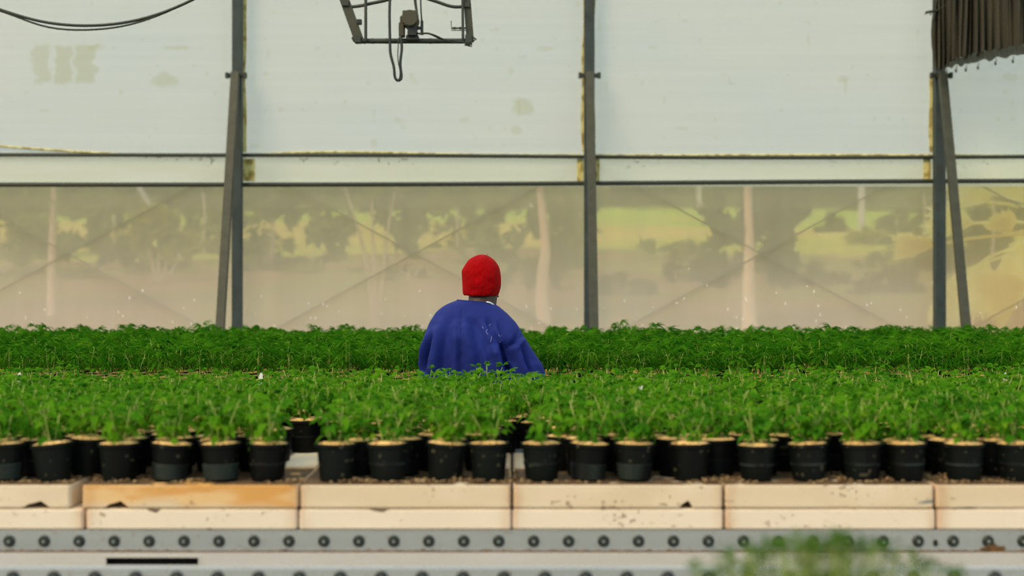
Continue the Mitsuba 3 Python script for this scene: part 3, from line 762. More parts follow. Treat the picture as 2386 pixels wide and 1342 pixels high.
put(bench + '__apron', upright(sbox(-BX, 0.58, BX, zA(1286)).difference(slot), YA, 0.003), 'plate_white', label='white apron sheet with a dark slot')
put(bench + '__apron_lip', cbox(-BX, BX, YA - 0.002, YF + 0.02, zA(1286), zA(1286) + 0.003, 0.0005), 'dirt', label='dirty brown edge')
put(bench + '__slot_shade_panel', box(slot.bounds[0] - 0.02, slot.bounds[2] + 0.02, YA + 0.03, YA + 0.034, slot.bounds[1] - 0.03, slot.bounds[3] + 0.006), 'slot_dark', label='added dark panel painted as the shade behind the slot')  # near-black panel added behind the slot; its colour paints the shade of the hollow
put(bench + '__slot_rim', upright(slot.buffer(0.006, join_style=2).difference(slot), YA - 0.003, 0.002), 'plate_white')
put(bench + '__bed', cat([box(-BX, BX, YF + 0.004, 6.15, ZB - 0.05, ZB - 0.0005), box(-BX, BX, 4.39, 6.15, ZB - 0.001, ZM - 0.0005), box(-BX, BX, 4.80, 6.15, ZM - 0.001, ZT - 0.0005)]), 'rail_paint')
for x in (-2.6, -0.9, 0.9, 2.6):
    for y in (YN + 0.05, 4.6, 6.05):
        put(bench + '__leg', cbox(x - 0.025, x + 0.025, y - 0.025, y + 0.025, 0, 0.665 if y < 4 else ZB - 0.049, 0.003), 'galvanised')
put(bench + '__cross_beam', cat([box(x - 0.02, x + 0.02, YN + 0.02, 4.6, 0.54, 0.578) for x in (-2.6, -0.9, 0.9, 2.6)]), 'galvanised')
# dirt along the foot of the far rail
r_ = np.random.default_rng(3)
dd = []
for k in range(420):
    x = r_.uniform(-1.6, 1.6)
    if meshkit.noise(np.array([[x * 5, 0.3, 0.7]]))[0] < 0.35: continue
    s = trimesh.creation.icosphere(0, 1.0)
    s.vertices = s.vertices * (0.002 + 0.003 * r_.random(3)) * [1.8, 1, 1] + [x, YF - 0.005 - 0.004 * r_.random(), 0.6835 + 0.002 * r_.random()]
    dd.append(s)
for k in range(60):
    s = trimesh.creation.icosphere(0, 1.0)
    x = (2310 - CX) / 827 + r_.normal() * 0.02
    s.vertices = s.vertices * (0.003 + 0.003 * r_.random(3)) + [x, YF - 0.008, 0.685 + abs(r_.normal()) * 0.006]
    dd.append(s)
put(thing('dirt_crumbs', 'brown dirt crumbs lying along the foot of the grey rail', 'dirt', kind='stuff'), cat(dd), 'dirt')
s = trimesh.creation.icosphere(1, 1.0); s.vertices = s.vertices * [0.007, 0.003, 0.010] + [(2178 - CX) / 827, YF - 0.0025, 0.706]
put(bench + '__dark_spot', s, 'slot_dark', smooth=True)  # small near-black bead set on the rail face


def tray_mesh(x0, x1, y0, y1, z0, z1, seed, chips=()):
    r = 0.006
    h = m3.Manifold.hull_points(np.array([[x + sx * r * (1 - abs(a)), y + sy * r * (1 - abs(b)), z + sz * r * (1 - abs(c))] for sx, x in ((1, x0), (-1, x1)) for sy, y in ((1, y0), (-1, y1)) for sz, z in ((1, z0), (-1, z1))
                                          for a, b, c in ((1, 0, 0), (0, 1, 0), (0, 0, 1), (0.3, 0.3, 0.3))]))
    for cx, w, hgt, up in chips:
        pr = m3.CrossSection([[[cx - w, -1e-3], [cx - w * 0.5, hgt * 0.6], [cx - 0.1 * w, hgt * 0.75], [cx + 0.3 * w, hgt], [cx + 0.7 * w, hgt * 0.45], [cx + w, -1e-3]][::-1]])
        pr = m3.Manifold.extrude(pr, 0.25).rotate([90, 0, 0]) if not up else m3.Manifold.extrude(m3.CrossSection([[[cx - w, 1e-3], [cx + w, 1e-3], [cx + 0.3 * w, -hgt], [cx - 0.3 * w, -hgt * 0.6]][::-1]]), 0.05).rotate([90, 0, 0])
        h = h - pr.translate([0, y0 + (0.03 if up else 0.22), z1 if up else z0])
    m = h.refine_to_length(0.03).to_mesh()
    v = np.array(m.vert_properties[:, :3]); f = np.array(m.tri_verts)
    v[:, 1] += (meshkit.fbm(v * 12 + seed) - 0.5) * 0.004
    return trimesh.Trimesh(v, f, process=False)


names = ['at the left edge, a gap right of it', 'with orange stains under the second to fifth pots', 'left of the centre seam, plain peach', 'right of the centre seam with a dark notch', 'with the blue smear at its right end', 'at the right edge']
lows = ['at the left edge', 'under the orange stained tray, dark notch in its top', 'left of the centre seam, speckled grey', 'right of the centre seam, clean', 'above the blurred weed', 'at the right edge']
top_edges = [(-1.80, -1.241), (-1.2065, -0.6015), (-0.594, -0.004), (0.004, 0.591), (0.6, 1.184), (1.192, 1.79)]
low_edges = [(-1.80, -1.2045), (-1.197, -0.604), (-0.598, -0.002), (0.002, 0.594), (0.6, 1.19), (1.196, 1.79)]
P_ = lambda px: (px - CX) / 829
chips_t = [[(P_(85), 0.045, 0.022, 0)], [(P_(272), 0.040, 0.022, 0)], [], [(P_(1598), 0.022, 0.024, 0)], [], [(P_(2250), 0.04, 0.005, 0)]]
chips_l = [[], [(P_(357), 0.024, 0.014, 1)], [(P_(882), 0.036, 0.012, 1)], [], [], []]
for k in range(6):
    t = thing('foam_tray', 'foam tray of the upper layer ' + names[k], 'tray', 'foam trays along the bench front')
    put(t, tray_mesh(*top_edges[k], 3.98, 4.375, ZM + 0.001, ZT, k * 3.1, chips_t[k]), 'foam', smooth=25)
    t = thing('foam_tray', 'foam tray of the lower layer ' + lows[k], 'tray', 'foam trays along the bench front')
    put(t, tray_mesh(*low_edges[k], 3.983, 4.375, ZB, ZM, k * 3.1 + 50, chips_l[k]), 'foam', smooth=25)
for k in range(-3, 3):
    t = thing('foam_tray', 'white foam tray behind the front trays, glimpsed between the front pots', 'tray', 'foam trays behind the front row')
    put(t, tray_mesh(k * 0.6 + 0.004, k * 0.6 + 0.596, 4.385, 4.79, ZM, ZT, k * 2.0 + 90), 'foam', smooth=25)


# ------------------------------------------------------------------ seedlings
def leaflet(L, w, droop, n=4):
    """A folded blade along +x, its tip bent down."""
    s = np.linspace(0, 1, n)
    wd = w * np.array([0.15, 0.9, 0.75, 0.05]) if n == 4 else w * np.sin(np.pi * np.clip(s * 0.92 + 0.05, 0, 1)) ** 0.8
    x = L * (s - 0.12 * droop * s ** 2)
    z = -L * droop * 0.5 * s ** 2
    v, f = [], []
    for i in range(n):
        v += [[x[i], -wd[i] / 2, z[i] + 0.18 * wd[i]], [x[i], 0, z[i]], [x[i], wd[i] / 2, z[i] + 0.18 * wd[i]]]
    for i in range(n - 1):
        for j in (0, 1):
            a = 3 * i + j
            f += [[a, a + 3, a + 4], [a, a + 4, a + 1]]
    return np.array(v), np.array(f)


def rotz(a):
    c, s = math.cos(a), math.sin(a)
    return np.array([[c, -s, 0], [s, c, 0], [0, 0, 1.0]])


def roty(a):
    c, s = math.cos(a), math.sin(a)
    return np.array([[c, 0, s], [0, 1, 0], [-s, 0, c]])


def palmate(L, w, droop, k):
    """k leaflets from one point, the middle one longest."""
    vs, fs, o = [], [], 0
    for i in range(k):
        a = (i - (k - 1) / 2) * (0.62 if k > 3 else 0.75)
        l = L * (1 - 0.28 * abs(i - (k - 1) / 2) ** 1.2 / max(1, (k - 1) / 2))
        v, f = leaflet(l, w * (l / L) ** 0.5, droop * (1 + 0.15 * abs(i - k // 2)))
        vs.append(v @ rotz(a).T); fs.append(f + o); o += len(v)
    return np.vstack(vs), np.vstack(fs)


def seedling(seed, H, near):
    """Leaves (a list of meshes) and stems of one plant standing on the origin, H metres tall."""
    r = np.random.default_rng(seed)
    leaves, stems = [], []
    ns = int(r.integers(3, 5)) if near else 2
    a00 = r.uniform(0, 6.28)
    for s in range(ns):
        a0, lean = a00 + s * 6.28 / ns + r.normal() * 0.4, r.uniform(0.08, 0.34) if near else r.uniform(0.02, 0.18)
        h = H * r.uniform(0.62 if near else 0.75, 1.0)
        base = np.array([0.012 * math.cos(a0), 0.012 * math.sin(a0), 0])
        top = base + np.array([math.cos(a0) * lean * h * 1.6, math.sin(a0) * lean * h * 1.6, h * 0.92])
        mid = (base + top) / 2 + r.normal(size=3) * 0.004 - np.array([math.cos(a0), math.sin(a0), 0]) * lean * h * 0.15
        P = spline([base, mid, top], 5)
        stems.append(tube(P, np.linspace(0.0027, 0.0014, 5), 5, caps=False))
        nodes = 5 if near else 4
        for nd in range(nodes):
            w = (0.16 + 0.84 * nd / (nodes - 1)) if near else 0.42 + 0.58 * nd / (nodes - 1)
            p = np.array([np.interp(w, np.linspace(0, 1, 5), P[:, i]) for i in range(3)])
            for side in (0, 1):
                az = a0 + nd * 1.57 + side * 3.14 + r.normal() * 0.35
                last = nd == nodes - 1
                if near:
                    g = 0.75 + 0.25 * math.sin(math.pi * w)
                    L, wd, k, el = g * r.uniform(0.030, 0.050), g * r.uniform(0.019, 0.028), 3 if r.random() < 0.6 else 1, r.uniform(-0.5, 0.4)
                    pet = r.uniform(0.006, 0.024)
                else:
                    L, wd, k, el = r.uniform(0.060, 0.092), r.uniform(0.012, 0.017), 5 if r.random() < 0.7 else 3, r.uniform(0.0, 0.6)
                    pet = r.uniform(0.012, 0.04)
                if last: L, el, pet = L * 0.8, r.uniform(0.5, 1.1), pet * 0.4
                v, f = palmate(L, wd, r.uniform(0.5, 1.4) if near else r.uniform(0.9, 1.9), k)
                R = rotz(az) @ roty(-el) @ np.array(trimesh.transformations.rotation_matrix(r.normal() * 0.3, [1, 0, 0]))[:3, :3]
                d = rotz(az) @ roty(-(el * 0.5 + 0.5)) @ np.array([1.0, 0, 0])
                q_ = p + d * pet
                leaves.append(trimesh.Trimesh(v @ R.T + q_, f, process=False))
                if pet > 0.012: stems.append(tube([p, q_], [0.0009, 0.0007], 3, caps=False))
    return leaves, cat(stems)


RIM, BOT, PH = 0.0600, 0.0465, 0.108


def pot_mesh(kind, n=28):
    prof = [(0.0, 0.002), (BOT - 0.004, 0.0), (BOT, 0.004)]
    rad = lambda z: BOT + (RIM - 0.004 - BOT) * z / PH
    if kind == 0:                                   # ribbed lower band
        for i in range(7):
            z = 0.008 + i * 0.0062
            prof += [(rad(z), z), (rad(z) + 0.0013, z + 0.0016), (rad(z) + 0.0013, z + 0.0034), (rad(z), z + 0.005)]
    elif kind == 1:                                 # one step
        prof += [(rad(0.045), 0.045), (rad(0.046) + 0.0016, 0.047), (rad(0.053) + 0.0016, 0.053), (rad(0.055), 0.055)]
    prof += [(rad(0.09), 0.09), (rad(0.095), 0.0945), (RIM - 0.001, 0.096), (RIM, 0.098), (RIM, PH - 0.002), (RIM - 0.001, PH), (RIM - 0.004, PH), (RIM - 0.005, PH - 0.006), (RIM - 0.0075, PH - 0.03)]
    return lathe(prof, n)


def pot_low(n=12):
    return lathe([(0.0, 0.0), (BOT, 0.001), (RIM - 0.004, 0.095), (RIM, 0.097), (RIM, PH), (RIM - 0.006, PH - 0.012)], n)


def soil_mesh(seed, n=18):
    r = np.random.default_rng(seed)
    m = lathe([(RIM - 0.0048, PH - 0.008), (RIM - 0.006, PH - 0.002), (0.040, PH + 0.002), (0.022, PH + 0.004), (0.0, PH + 0.0045)], n)
    v = np.array(m.vertices)
    v[:, 2] += (meshkit.noise(v * 70 + seed) - 0.5) * 0.006 * (np.hypot(v[:, 0], v[:, 1]) < 0.05)
    m.vertices = v
    return m


pots = [pot_mesh(0), pot_mesh(1), pot_mesh(2)]
def ring_band(z0, z1, k):
    """Raised scuffed rings around the lower part of a pot."""
    rad = lambda z: BOT + (RIM - 0.004 - BOT) * z / PH + 0.0003
    st = (z1 - z0) / k
    return cat([lathe([(rad(z), z), (rad(z) + 0.0019, z + st * 0.2), (rad(z) + 0.0019, z + st * 0.5), (rad(z), z + st * 0.7)], 28) for z in z0 + st * np.arange(k)])


band_ply = {0: ply(ring_band(0.008, 0.052, 7), 'pot_scuffed', smooth=40), 1: ply(ring_band(0.046, 0.056, 1), 'pot_scuffed', smooth=40)}
pot_ply = [ply(p, 'pot_black', smooth=40) for p in pots]
soils = [soil_mesh(k) for k in range(3)]
soil_ply = [ply(p, 'soil', smooth=True) for p in soils]
NV = 8
near_v = [seedling(50 + k, 0.118 + 0.01 * (k % 3), True) for k in range(NV)]
far_v = [seedling(80 + k, 0.172 + 0.012 * (k % 3), False) for k in range(NV)]
leaf_ply = [[ply(m, 'leaf_near', smooth=True) for m in lv] for lv, st in near_v]
fol_ply = [ply(cat(lv), 'leaf_near', smooth=True) for lv, st in near_v]
stem_ply = [ply(st, 'stem', smooth=True) for lv, st in near_v]

# the near bench: the front row as in the photograph, staggered rows behind it
front_px = [(12, 1126, 0), (129, 1124, 2), (279, 1127, 2), (396, 1126, 0), (517, 1126, 0), (624, 1125, 1), (784, 1124, 2), (904, 1123, 1), (1036, 1126, 2), (1139, 1124, 2), (1262, 1122, 1), (1369, 1122, 0), (1477, 1121, 0),
            (1609, 1122, 2), (1762, 1123, 1), (1886, 1123, 1), (2010, 1126, 1), (2112, 1126, 1), (2243, 1127, 1), (2372, 1128, 1)]
tilt = {3: 4, 1: -5, 11: 3, 8: 4, 15: -3}
spots = []                                               # (row, x, y, scale, tilt, pot kind)
Y0 = 4.062
for i, (px, py, kind) in enumerate(front_px):
    sc = 1.0 if i not in (14,) else 0.95
    spots.append((0, (px - CX) * Y0 / F, Y0 + rng.normal() * 0.004, sc, tilt.get(i, rng.normal() * 1.2), kind))
lines = [(715 - CX) / F, (1205 - CX) / F]
for row in range(1, 16):
    y = Y0 + row * 0.124
    half = min(0.3615 * y + 0.45, 1.74 if y < 4.42 else 2.8)
    x = -half + (0.07 if row % 2 else 0.0) + rng.random() * 0.03
    while x < half:
        xx, yy = x + rng.normal() * 0.007, y + rng.normal() * 0.007
        if not (yy < 4.75 and any(abs(xx - l * yy) < 0.080 for l in lines)):
            spots.append((row, xx, yy, rng.uniform(0.96, 1.03), rng.normal() * 1.5, int(rng.integers(0, 3))))
        x += 0.1335
spots.sort(key=lambda s: s[2])
order = ['first', 'second', 'third', 'fourth', 'fifth', 'sixth', 'seventh', 'eighth', 'ninth', 'tenth', 'eleventh', 'twelfth', 'thirteenth', 'fourteenth', 'fifteenth', 'sixteenth', 'seventeenth', 'eighteenth', 'nineteenth', 'twentieth']
front_x = sorted(s[1] for s in spots if s[0] == 0)
looks = {0: 'ribbed black pot', 1: 'single-banded black pot', 2: 'plain black pot'}
rest = []
count = 0
for (row, x, y, sc, tl, kind) in spots:
    v = int(rng.integers(0, NV)); rz = float(rng.uniform(0, 360)); ps = float(rng.uniform(0.85, 1.22))
    z0 = ZT + 0.0005
    if count >= 300 or abs(x) > 0.3615 * y + 0.07:
        rest.append((x, y, z0, sc, rz, v, ps, False))
        continue
    count += 1
    W = T().translate([x, y, z0]).rotate([0, 1, 0], float(tl)).scale([sc, sc, sc])
    Wp = W.rotate([0, 0, 1], rz)
    Wl = T().translate([x, y, z0]).rotate([0, 1, 0], float(tl)).translate([0, 0, PH * sc]).rotate([0, 0, 1], rz).scale([ps, ps, ps])
    if row == 0:
        i = front_x.index(x)
        lab = f'seedling in a {looks[kind]}, {order[i]} from left in the front row' if i < 10 else f'seedling in a {looks[kind]}, {order[len(front_x) - 1 - i]} from right in the front row'
        t = thing('potted_seedling', lab, 'potted plant', 'seedlings in the front row')
    else:
        nth = sorted(q[1] for q in spots if q[0] == row and abs(q[1]) < 0.3615 * q[2] + 0.04)
        if row < 4 and x in nth:
            i = nth.index(x)
            side = f'{order[i]} from the left' if i < len(nth) / 2 else f'{order[len(nth) - 1 - i]} from the right'
            t = thing('potted_seedling', f'green seedling in a black pot, {side} in the {order[row]} row', 'potted plant', f'seedlings in the {order[row]} row')
        else: t = thing('potted_seedling', f'young green seedling in a black pot in the {order[row]} row of the near bench', 'potted plant', f'seedlings in the {order[row]} row')
    pk = put(t + '__pot', {**pot_ply[kind], 'to_world': Wp}, None)
    if row == 0 and kind in band_ply: put(pk + '__rib_band', {**band_ply[kind], 'to_world': Wp}, None, label='scuffed raised rings' if kind == 0 else 'scuffed raised band')
    put(t + '__soil', {**soil_ply[v % 3], 'to_world': Wp}, None)
    put(t + '__stem', {**stem_ply[v], 'to_world': Wl}, None)
    if row == 0:
        for lp in leaf_ply[v]:
            put(t + '__leaf', {**lp, 'to_world': Wl}, None)
    else:
        put(t + '__foliage', {**fol_ply[v], 'to_world': Wl}, None, kind='stuff')

# far bench behind the person
FB0, FB1, FZ = 6.98, 10.75, 0.872
for row in range(26):
    y = FB0 + 0.08 + row * 0.142
    half = 0.3615 * y + 0.5
    x = -half + (0.075 if row % 2 else 0) + rng.random() * 0.03
    while x < half:
        rest.append((x + rng.normal() * 0.012, y + rng.normal() * 0.012, FZ, 1.0, float(rng.uniform(0, 360)), int(rng.integers(0, NV)), float(rng.uniform(0.86, 1.12) * (1.15 if rng.random() < 0.05 else 1)), True))
        x += 0.148


def place_many(protos, items, zoff, use_ps):
    vs, fs, o = [], [], 0
    for (x, y, z, sc, rz, v, ps, far) in items:
        m = protos(v, far)
        k = ps if use_ps else sc
        V_ = m[0] @ rotz(math.radians(rz)).T * k + [x, y, z + zoff * sc]
        vs.append(V_); fs.append(m[1] + o); o += len(V_)
    return trimesh.Trimesh(np.vstack(vs), np.vstack(fs), process=False)


arr = lambda m: (np.array(m.vertices), np.array(m.faces))
fol_near, fol_far = [arr(cat(l)) for l, s in near_v], [arr(cat(l)) for l, s in far_v]
st_near, st_far = [arr(s) for l, s in near_v], [arr(s) for l, s in far_v]
pl, sl_ = arr(pot_low()), [arr(soil_mesh(k, 12)) for k in range(3)]
t = thing('seedling_crop', 'dense carpet of leafy green seedlings on the benches around and behind the person', 'plants', kind='stuff')
near_rest, far_rest = [r for r in rest if not r[7]], [r for r in rest if r[7]]
put(t + '__foliage', place_many(lambda v, f: fol_far[v], far_rest, PH, True), 'leaf_far', smooth=True, kind='stuff')
if near_rest: put(t + '__foliage', place_many(lambda v, f: fol_near[v], near_rest, PH, True), 'leaf_near', smooth=True, kind='stuff')
put(t + '__stem', place_many(lambda v, f: st_far[v] if f else st_near[v], rest, PH, True), 'stem', smooth=True, kind='stuff')
put(t + '__pot', place_many(lambda v, f: pl, rest, 0, False), 'pot_black', kind='stuff')
put(t + '__soil', place_many(lambda v, f: sl_[v % 3], rest, 0, False), 'soil', kind='stuff')
t = thing('bench', 'second bench behind the person, hidden under the green crop', 'bench')
put(t + '__top', cbox(-4.6, 4.6, FB0, FB1 + 0.02, FZ - 0.06, FZ, 0.004), 'rail_paint')
for x in (-4.1, -1.4, 1.4, 4.1):
    for y in (FB0 + 0.1, FB1 - 0.1):
        put(t + '__leg', cbox(x - 0.03, x + 0.03, y - 0.03, y + 0.03, 0, FZ - 0.059, 0.003), 'galvanised')

# spilled potting soil on the trays between the pots
sp = []
r_ = np.random.default_rng(12)
for k in range(1500):
    x = r_.uniform(-1.6, 1.6); y = 3.992 + abs(r_.normal()) * 0.09
    if y > 4.36: continue
    hgt = meshkit.noise(np.array([[x * 11, y * 6, 0.2]]))[0]
    if hgt < 0.4: continue
    s = trimesh.creation.icosphere(0, 1.0)
    s.vertices = s.vertices * (0.0025 + 0.0045 * r_.random(3)) * [1.3, 1.3, 0.8] + [x, y, ZT + 0.002 + max(0, hgt - 0.5) * 0.025 * r_.random()]
    sp.append(s)
put(thing('spilled_soil', 'crumbs of potting soil spilled on the trays between the front pots', 'soil', kind='stuff'), cat(sp), 'spilled')

# white plant tags among the leaves
for px, py, D, lab in ((1494, 893, 5.3, 'white plant tag among the leaves right of the person'), (46, 872, 5.7, 'white plant tag in the leaves near the left edge'), (2343, 872, 5.6, 'white plant tag in the leaves near the right edge'), (609, 872, 5.7, 'white plant tag in the leaves left of the person')):
    p = at(px, py, D)
    t = thing('plant_tag', lab, 'tag', 'plant tags')
    g = Polygon([(-0.006, -0.14), (0.006, -0.14), (0.008, -0.012), (0.006, 0.002), (0, 0.008), (-0.006, 0.002), (-0.008, -0.012)])
    m = trimesh.creation.extrude_polygon(g, 0.0012, engine='earcut')
    m.vertices = np.stack([m.vertices[:, 0], m.vertices[:, 2], m.vertices[:, 1]], -1) @ roty(0.15).T @ rotz(0.3).T + p
    put(t, m, 'tag_white')

# blurred weed in front at the lower right
t = thing('weed', 'blurred feathery green weed in front of the rails at the lower right', 'plant')
wl, ws = [], []
r_ = np.random.default_rng(21)
DW = 2.2
for k in range(250):
    px = 1905 + r_.normal() * 145
    px = np.clip(px, 1620, 2230)
    top = 1250 + 66 * ((px - 1915) / 300) ** 2 + abs(r_.normal()) * 30 - (16 if r_.random() < 0.06 else 0)
    D = DW + r_.normal() * 0.05
    b = np.array([(1915 - CX) * DW / F + r_.normal() * 0.03, DW + r_.normal() * 0.03, 0.30])
    e = at(px, top, D)
    m_ = (b + e) / 2 + [0.15 * (e[0] - b[0]), 0, 0.04]
    P = spline([b, m_, e], 12)
    ws.append(tube(P, np.linspace(0.0022, 0.0007, 12), 4, caps=False))
    for s in range(4, 12):
        for side in (0, 1, 2):
            v, f = leaflet(r_.uniform(0.014, 0.030), r_.uniform(0.0045, 0.009), r_.uniform(0.2, 1.0))
            R = rotz(r_.uniform(0, 6.28)) @ roty(-r_.uniform(-0.2, 0.9))
            wl.append((v @ R.T + P[s], f))
put(t + '__stems', cat(ws), 'stem', smooth=True, kind='stuff')
put(t + '__foliage', cat(wl), 'weed_leaf', smooth=True, kind='stuff')
pw = cbox((1915 - CX) * DW / F - 0.2, (1915 - CX) * DW / F + 0.2, DW - 0.12, DW + 0.12, 0.0, 0.28, 0.01)
put(t + '__planter', pw, 'pot_black')
put(t + '__soil', cbox((1915 - CX) * DW / F - 0.19, (1915 - CX) * DW / F + 0.19, DW - 0.11, DW + 0.11, 0.27, 0.305, 0.004), 'spilled')

# ------------------------------------------------------------------ the person
PD = 6.6
H = lambda px, py, dy=0.0: at(px, py, PD) + np.array([0, dy, 0])


def hull(a, ra, b, rb):
    s0 = m3.Manifold.sphere(1.0, 24)
    return m3.Manifold.batch_hull([s0.scale(list(np.broadcast_to(ra, 3))).translate(list(map(float, a))), s0.scale(list(np.broadcast_to(rb, 3))).translate(list(map(float, b)))])


def blend(bones, edge, it=12, extra=()):
    m = bones[0]
    for b in bones[1:]: m = m + b
    m = m.refine_to_length(edge).to_mesh()
    t = trimesh.Trimesh(np.array(m.vert_properties[:, :3], float), np.array(m.tri_verts))
    t.merge_vertices()
    trimesh.smoothing.filter_taubin(t, lamb=0.5, nu=0.52, iterations=it)
    return t


neck0, head = H(1117, 716, 0.06), H(1122, 650, 0.10)
sL, sR = H(1030, 768, 0.0), H(1180, 768, 0.0)
eL, eR = H(1006, 880, 0.05), H(1238, 890, 0.06)
wL, wR = np.array([-0.30, 6.86, 1.03]), np.array([-0.02, 6.86, 1.03])
chest, waist, hip = H(1102, 800, 0.03), np.array([-0.185, 6.60, 1.00]), np.array([-0.18, 6.56, 0.86])
legs = [(np.array([-0.18 + s * 0.09, 6.56, 0.82]), np.array([-0.18 + s * 0.11, 6.57, 0.46]), np.array([-0.18 + s * 0.12, 6.55, 0.09])) for s in (-1, 1)]
bones = [hull(neck0 + [0, 0, -0.02], 0.056, head + [0, 0.01, -0.03], 0.060),
         hull(head + [0, 0.0, 0.02], (0.075, 0.09, 0.085), head + [0, 0.02, -0.045], (0.066, 0.075, 0.06)),
         hull(neck0 + [0.030, 0.025, -0.02], 0.044, head + [0.036, 0.04, -0.08], 0.036),
         hull(head + [0.036, 0.045, -0.084], 0.030, head + [0.0, 0.0, -0.04], 0.062),
         hull(sL, 0.045, neck0 + [-0.02, 0, -0.05], 0.05), hull(sR, 0.045, neck0 + [0.02, 0, -0.05], 0.05), hull(sL, 0.045, sR, 0.045),
         hull(chest, (0.15, 0.10, 0.14), waist, (0.125, 0.09, 0.08)), hull(waist, (0.13, 0.095, 0.08), hip, (0.15, 0.105, 0.09)),
         hull(sL, 0.043, eL, 0.036), hull(sR, 0.043, eR, 0.036), hull(eL, 0.036, wL, 0.026), hull(eR, 0.036, wR, 0.026)]
bones += [hull(head + [s * 0.078, 0.0, -0.025], (0.012, 0.022, 0.032), head + [s * 0.074, 0.01, -0.03], (0.01, 0.018, 0.026)) for s in (-1, 1)]
bones += [hull(head + [0.042, 0.092, -0.035], 0.010, head + [0.05, 0.106, -0.060], 0.013)]
bones += [hull(head + [0.068, 0.066, -0.08], (0.012, 0.01, 0.006), head + [0.04, 0.076, -0.08], (0.012, 0.01, 0.006))]
for (a, b, c) in legs:
    bones += [hull(a, 0.085, b, 0.055), hull(b, 0.055, c, 0.042), hull(c + [0, -0.03, -0.045], 0.04, c + [0, 0.14, -0.055], 0.032)]
for s, w in ((1, wL), (-1, wR)):
    palm0, palm1 = w + [0, 0.02, -0.01], w + [0.0, 0.075, -0.035]
    bones += [hull(w, (0.026, 0.022, 0.018), palm1, (0.038, 0.02, 0.012))]
    for i, l in enumerate((0.066, 0.075, 0.070, 0.055)):
        b0 = palm1 + [(i - 1.5) * 0.019, 0.012, 0.0]
        b1 = b0 + [(i - 1.5) * 0.003, l * 0.55, -l * 0.25]
        b2 = b1 + [0, l * 0.22, -l * 0.45]
        bones += [hull(b0, 0.0085, b1, 0.0078), hull(b1, 0.0078, b2, 0.0065)]
    th0 = palm0 + [s * 0.026, 0.012, -0.002]
    bones += [hull(th0, 0.011, th0 + [s * 0.022, 0.03, -0.015], 0.0095), hull(th0 + [s * 0.022, 0.03, -0.015], 0.0095, th0 + [s * 0.018, 0.055, -0.03], 0.008)]
person = thing('person', 'person seen from behind in a red knit cap and blue work coat among the seedlings', 'person')
put(person + '__body', blend(bones, 0.020, 3), 'skin', smooth=True)
put(person + '__eye', cat([trimesh.creation.icosphere(1, 0.011).apply_translation(head + [0.038 + s * 0.030, 0.080 - s * 0.012, -0.015]) for s in (-1, 1)]), 'eye_white', smooth=True)

# work coat: lofted through the outline of the back, sleeves below
LV = np.array([(702, 1068, 1146, 0.062), (706, 1054, 1152, 0.078), (712, 1036, 1160, 0.092), (720, 1023, 1169, 0.102), (730, 1013, 1181, 0.110), (740, 1007, 1191, 0.116), (752, 1000, 1202, 0.121), (768, 994, 1212, 0.127),
               (785, 988, 1221, 0.132), (800, 984, 1231, 0.135), (818, 981, 1243, 0.138), (835, 979, 1254, 0.140), (852, 977, 1265, 0.142), (880, 978, 1272, 0.145), (920, 990, 1258, 0.15), (970, 1004, 1228, 0.155), (1040, 1004, 1222, 0.16), (1085, 1002, 1222, 0.165)], float)
from scipy.interpolate import PchipInterpolator
tt = np.concatenate([[0], np.cumsum(np.hypot(np.diff(LV[:, 0]), np.diff(LV[:, 2])))])
NL, NA = 150, 220
LEAN = PchipInterpolator([700, 722, 745, 790, 850, 920, 1090], [0.088, 0.064, 0.040, 0.004, 0.018, 0.034, 0.03])
tq = np.linspace(0, tt[-1], NL)
lv = np.stack([PchipInterpolator(tt, LV[:, k])(tq) for k in range(4)], -1)
al = np.arange(NA) * 2 * np.pi / NA
cvx = []
for (py, xl, xr, dep_) in lv:
    cx, hw = ((xl + xr) / 2 - CX) * PD / F, (xr - xl) / 2 * PD / F
    ca, sa = np.cos(al), np.sin(al)
    e = 2 / 2.3
    X = cx + hw * np.sign(ca) * np.abs(ca) ** e
    Y = PD + float(LEAN(min(py, 1080))) + dep_ * np.sign(sa) * np.abs(sa) ** e
    Z = np.full(NA, EYE - (py - HY) * PD / F)
    Z += 0.010 * np.exp(-((py - 702) / 9.0) ** 2) * (-ca * 0.7 - 0.2 * (sa > 0))
    cvx.append(np.stack([X, Y, Z], -1))
cvx = np.array(cvx)
v = cvx.reshape(-1, 3)
fi = []
for i in range(NL - 1):
    for j in range(NA):
        a, b, c_, d_ = i * NA + j, i * NA + (j + 1) % NA, (i + 1) * NA + (j + 1) % NA, (i + 1) * NA + j
        fi += [[a, c_, b], [a, d_, c_]]
ct = trimesh.Trimesh(v, fi, process=False)
nrm = np.array(ct.vertex_normals)
X, Z = v[:, 0], v[:, 2]
pxx, pyy = CX + X * F / PD, HY + (EYE - Z) * F / PD
ang = np.arctan2(pxx - 1095, pyy - 655)
low = np.clip((pyy - 735) / 70, 0, 1)
fold = np.zeros(len(v))


def crease(x0, y0, x1, y1, w, depth, side=0.0):
    """A fold along a line in the back of the coat: a valley, with a soft ridge on one side."""
    global fold
    d = np.array([x1 - x0, y1 - y0], float); L = np.linalg.norm(d); d /= L
    q0, q1 = pxx - x0, pyy - y0
    s_, n_ = q0 * d[0] + q1 * d[1], -q0 * d[1] + q1 * d[0]
    m = np.clip(s_ / 18, 0, 1) * np.clip((L - s_) / 18 + 0.35, 0, 1) * (s_ > 0)
    fold -= depth * m * (np.exp(-(n_ / w) ** 2) - 0.8 * np.exp(-((n_ - 2.2 * w) / (1.5 * w)) ** 2))


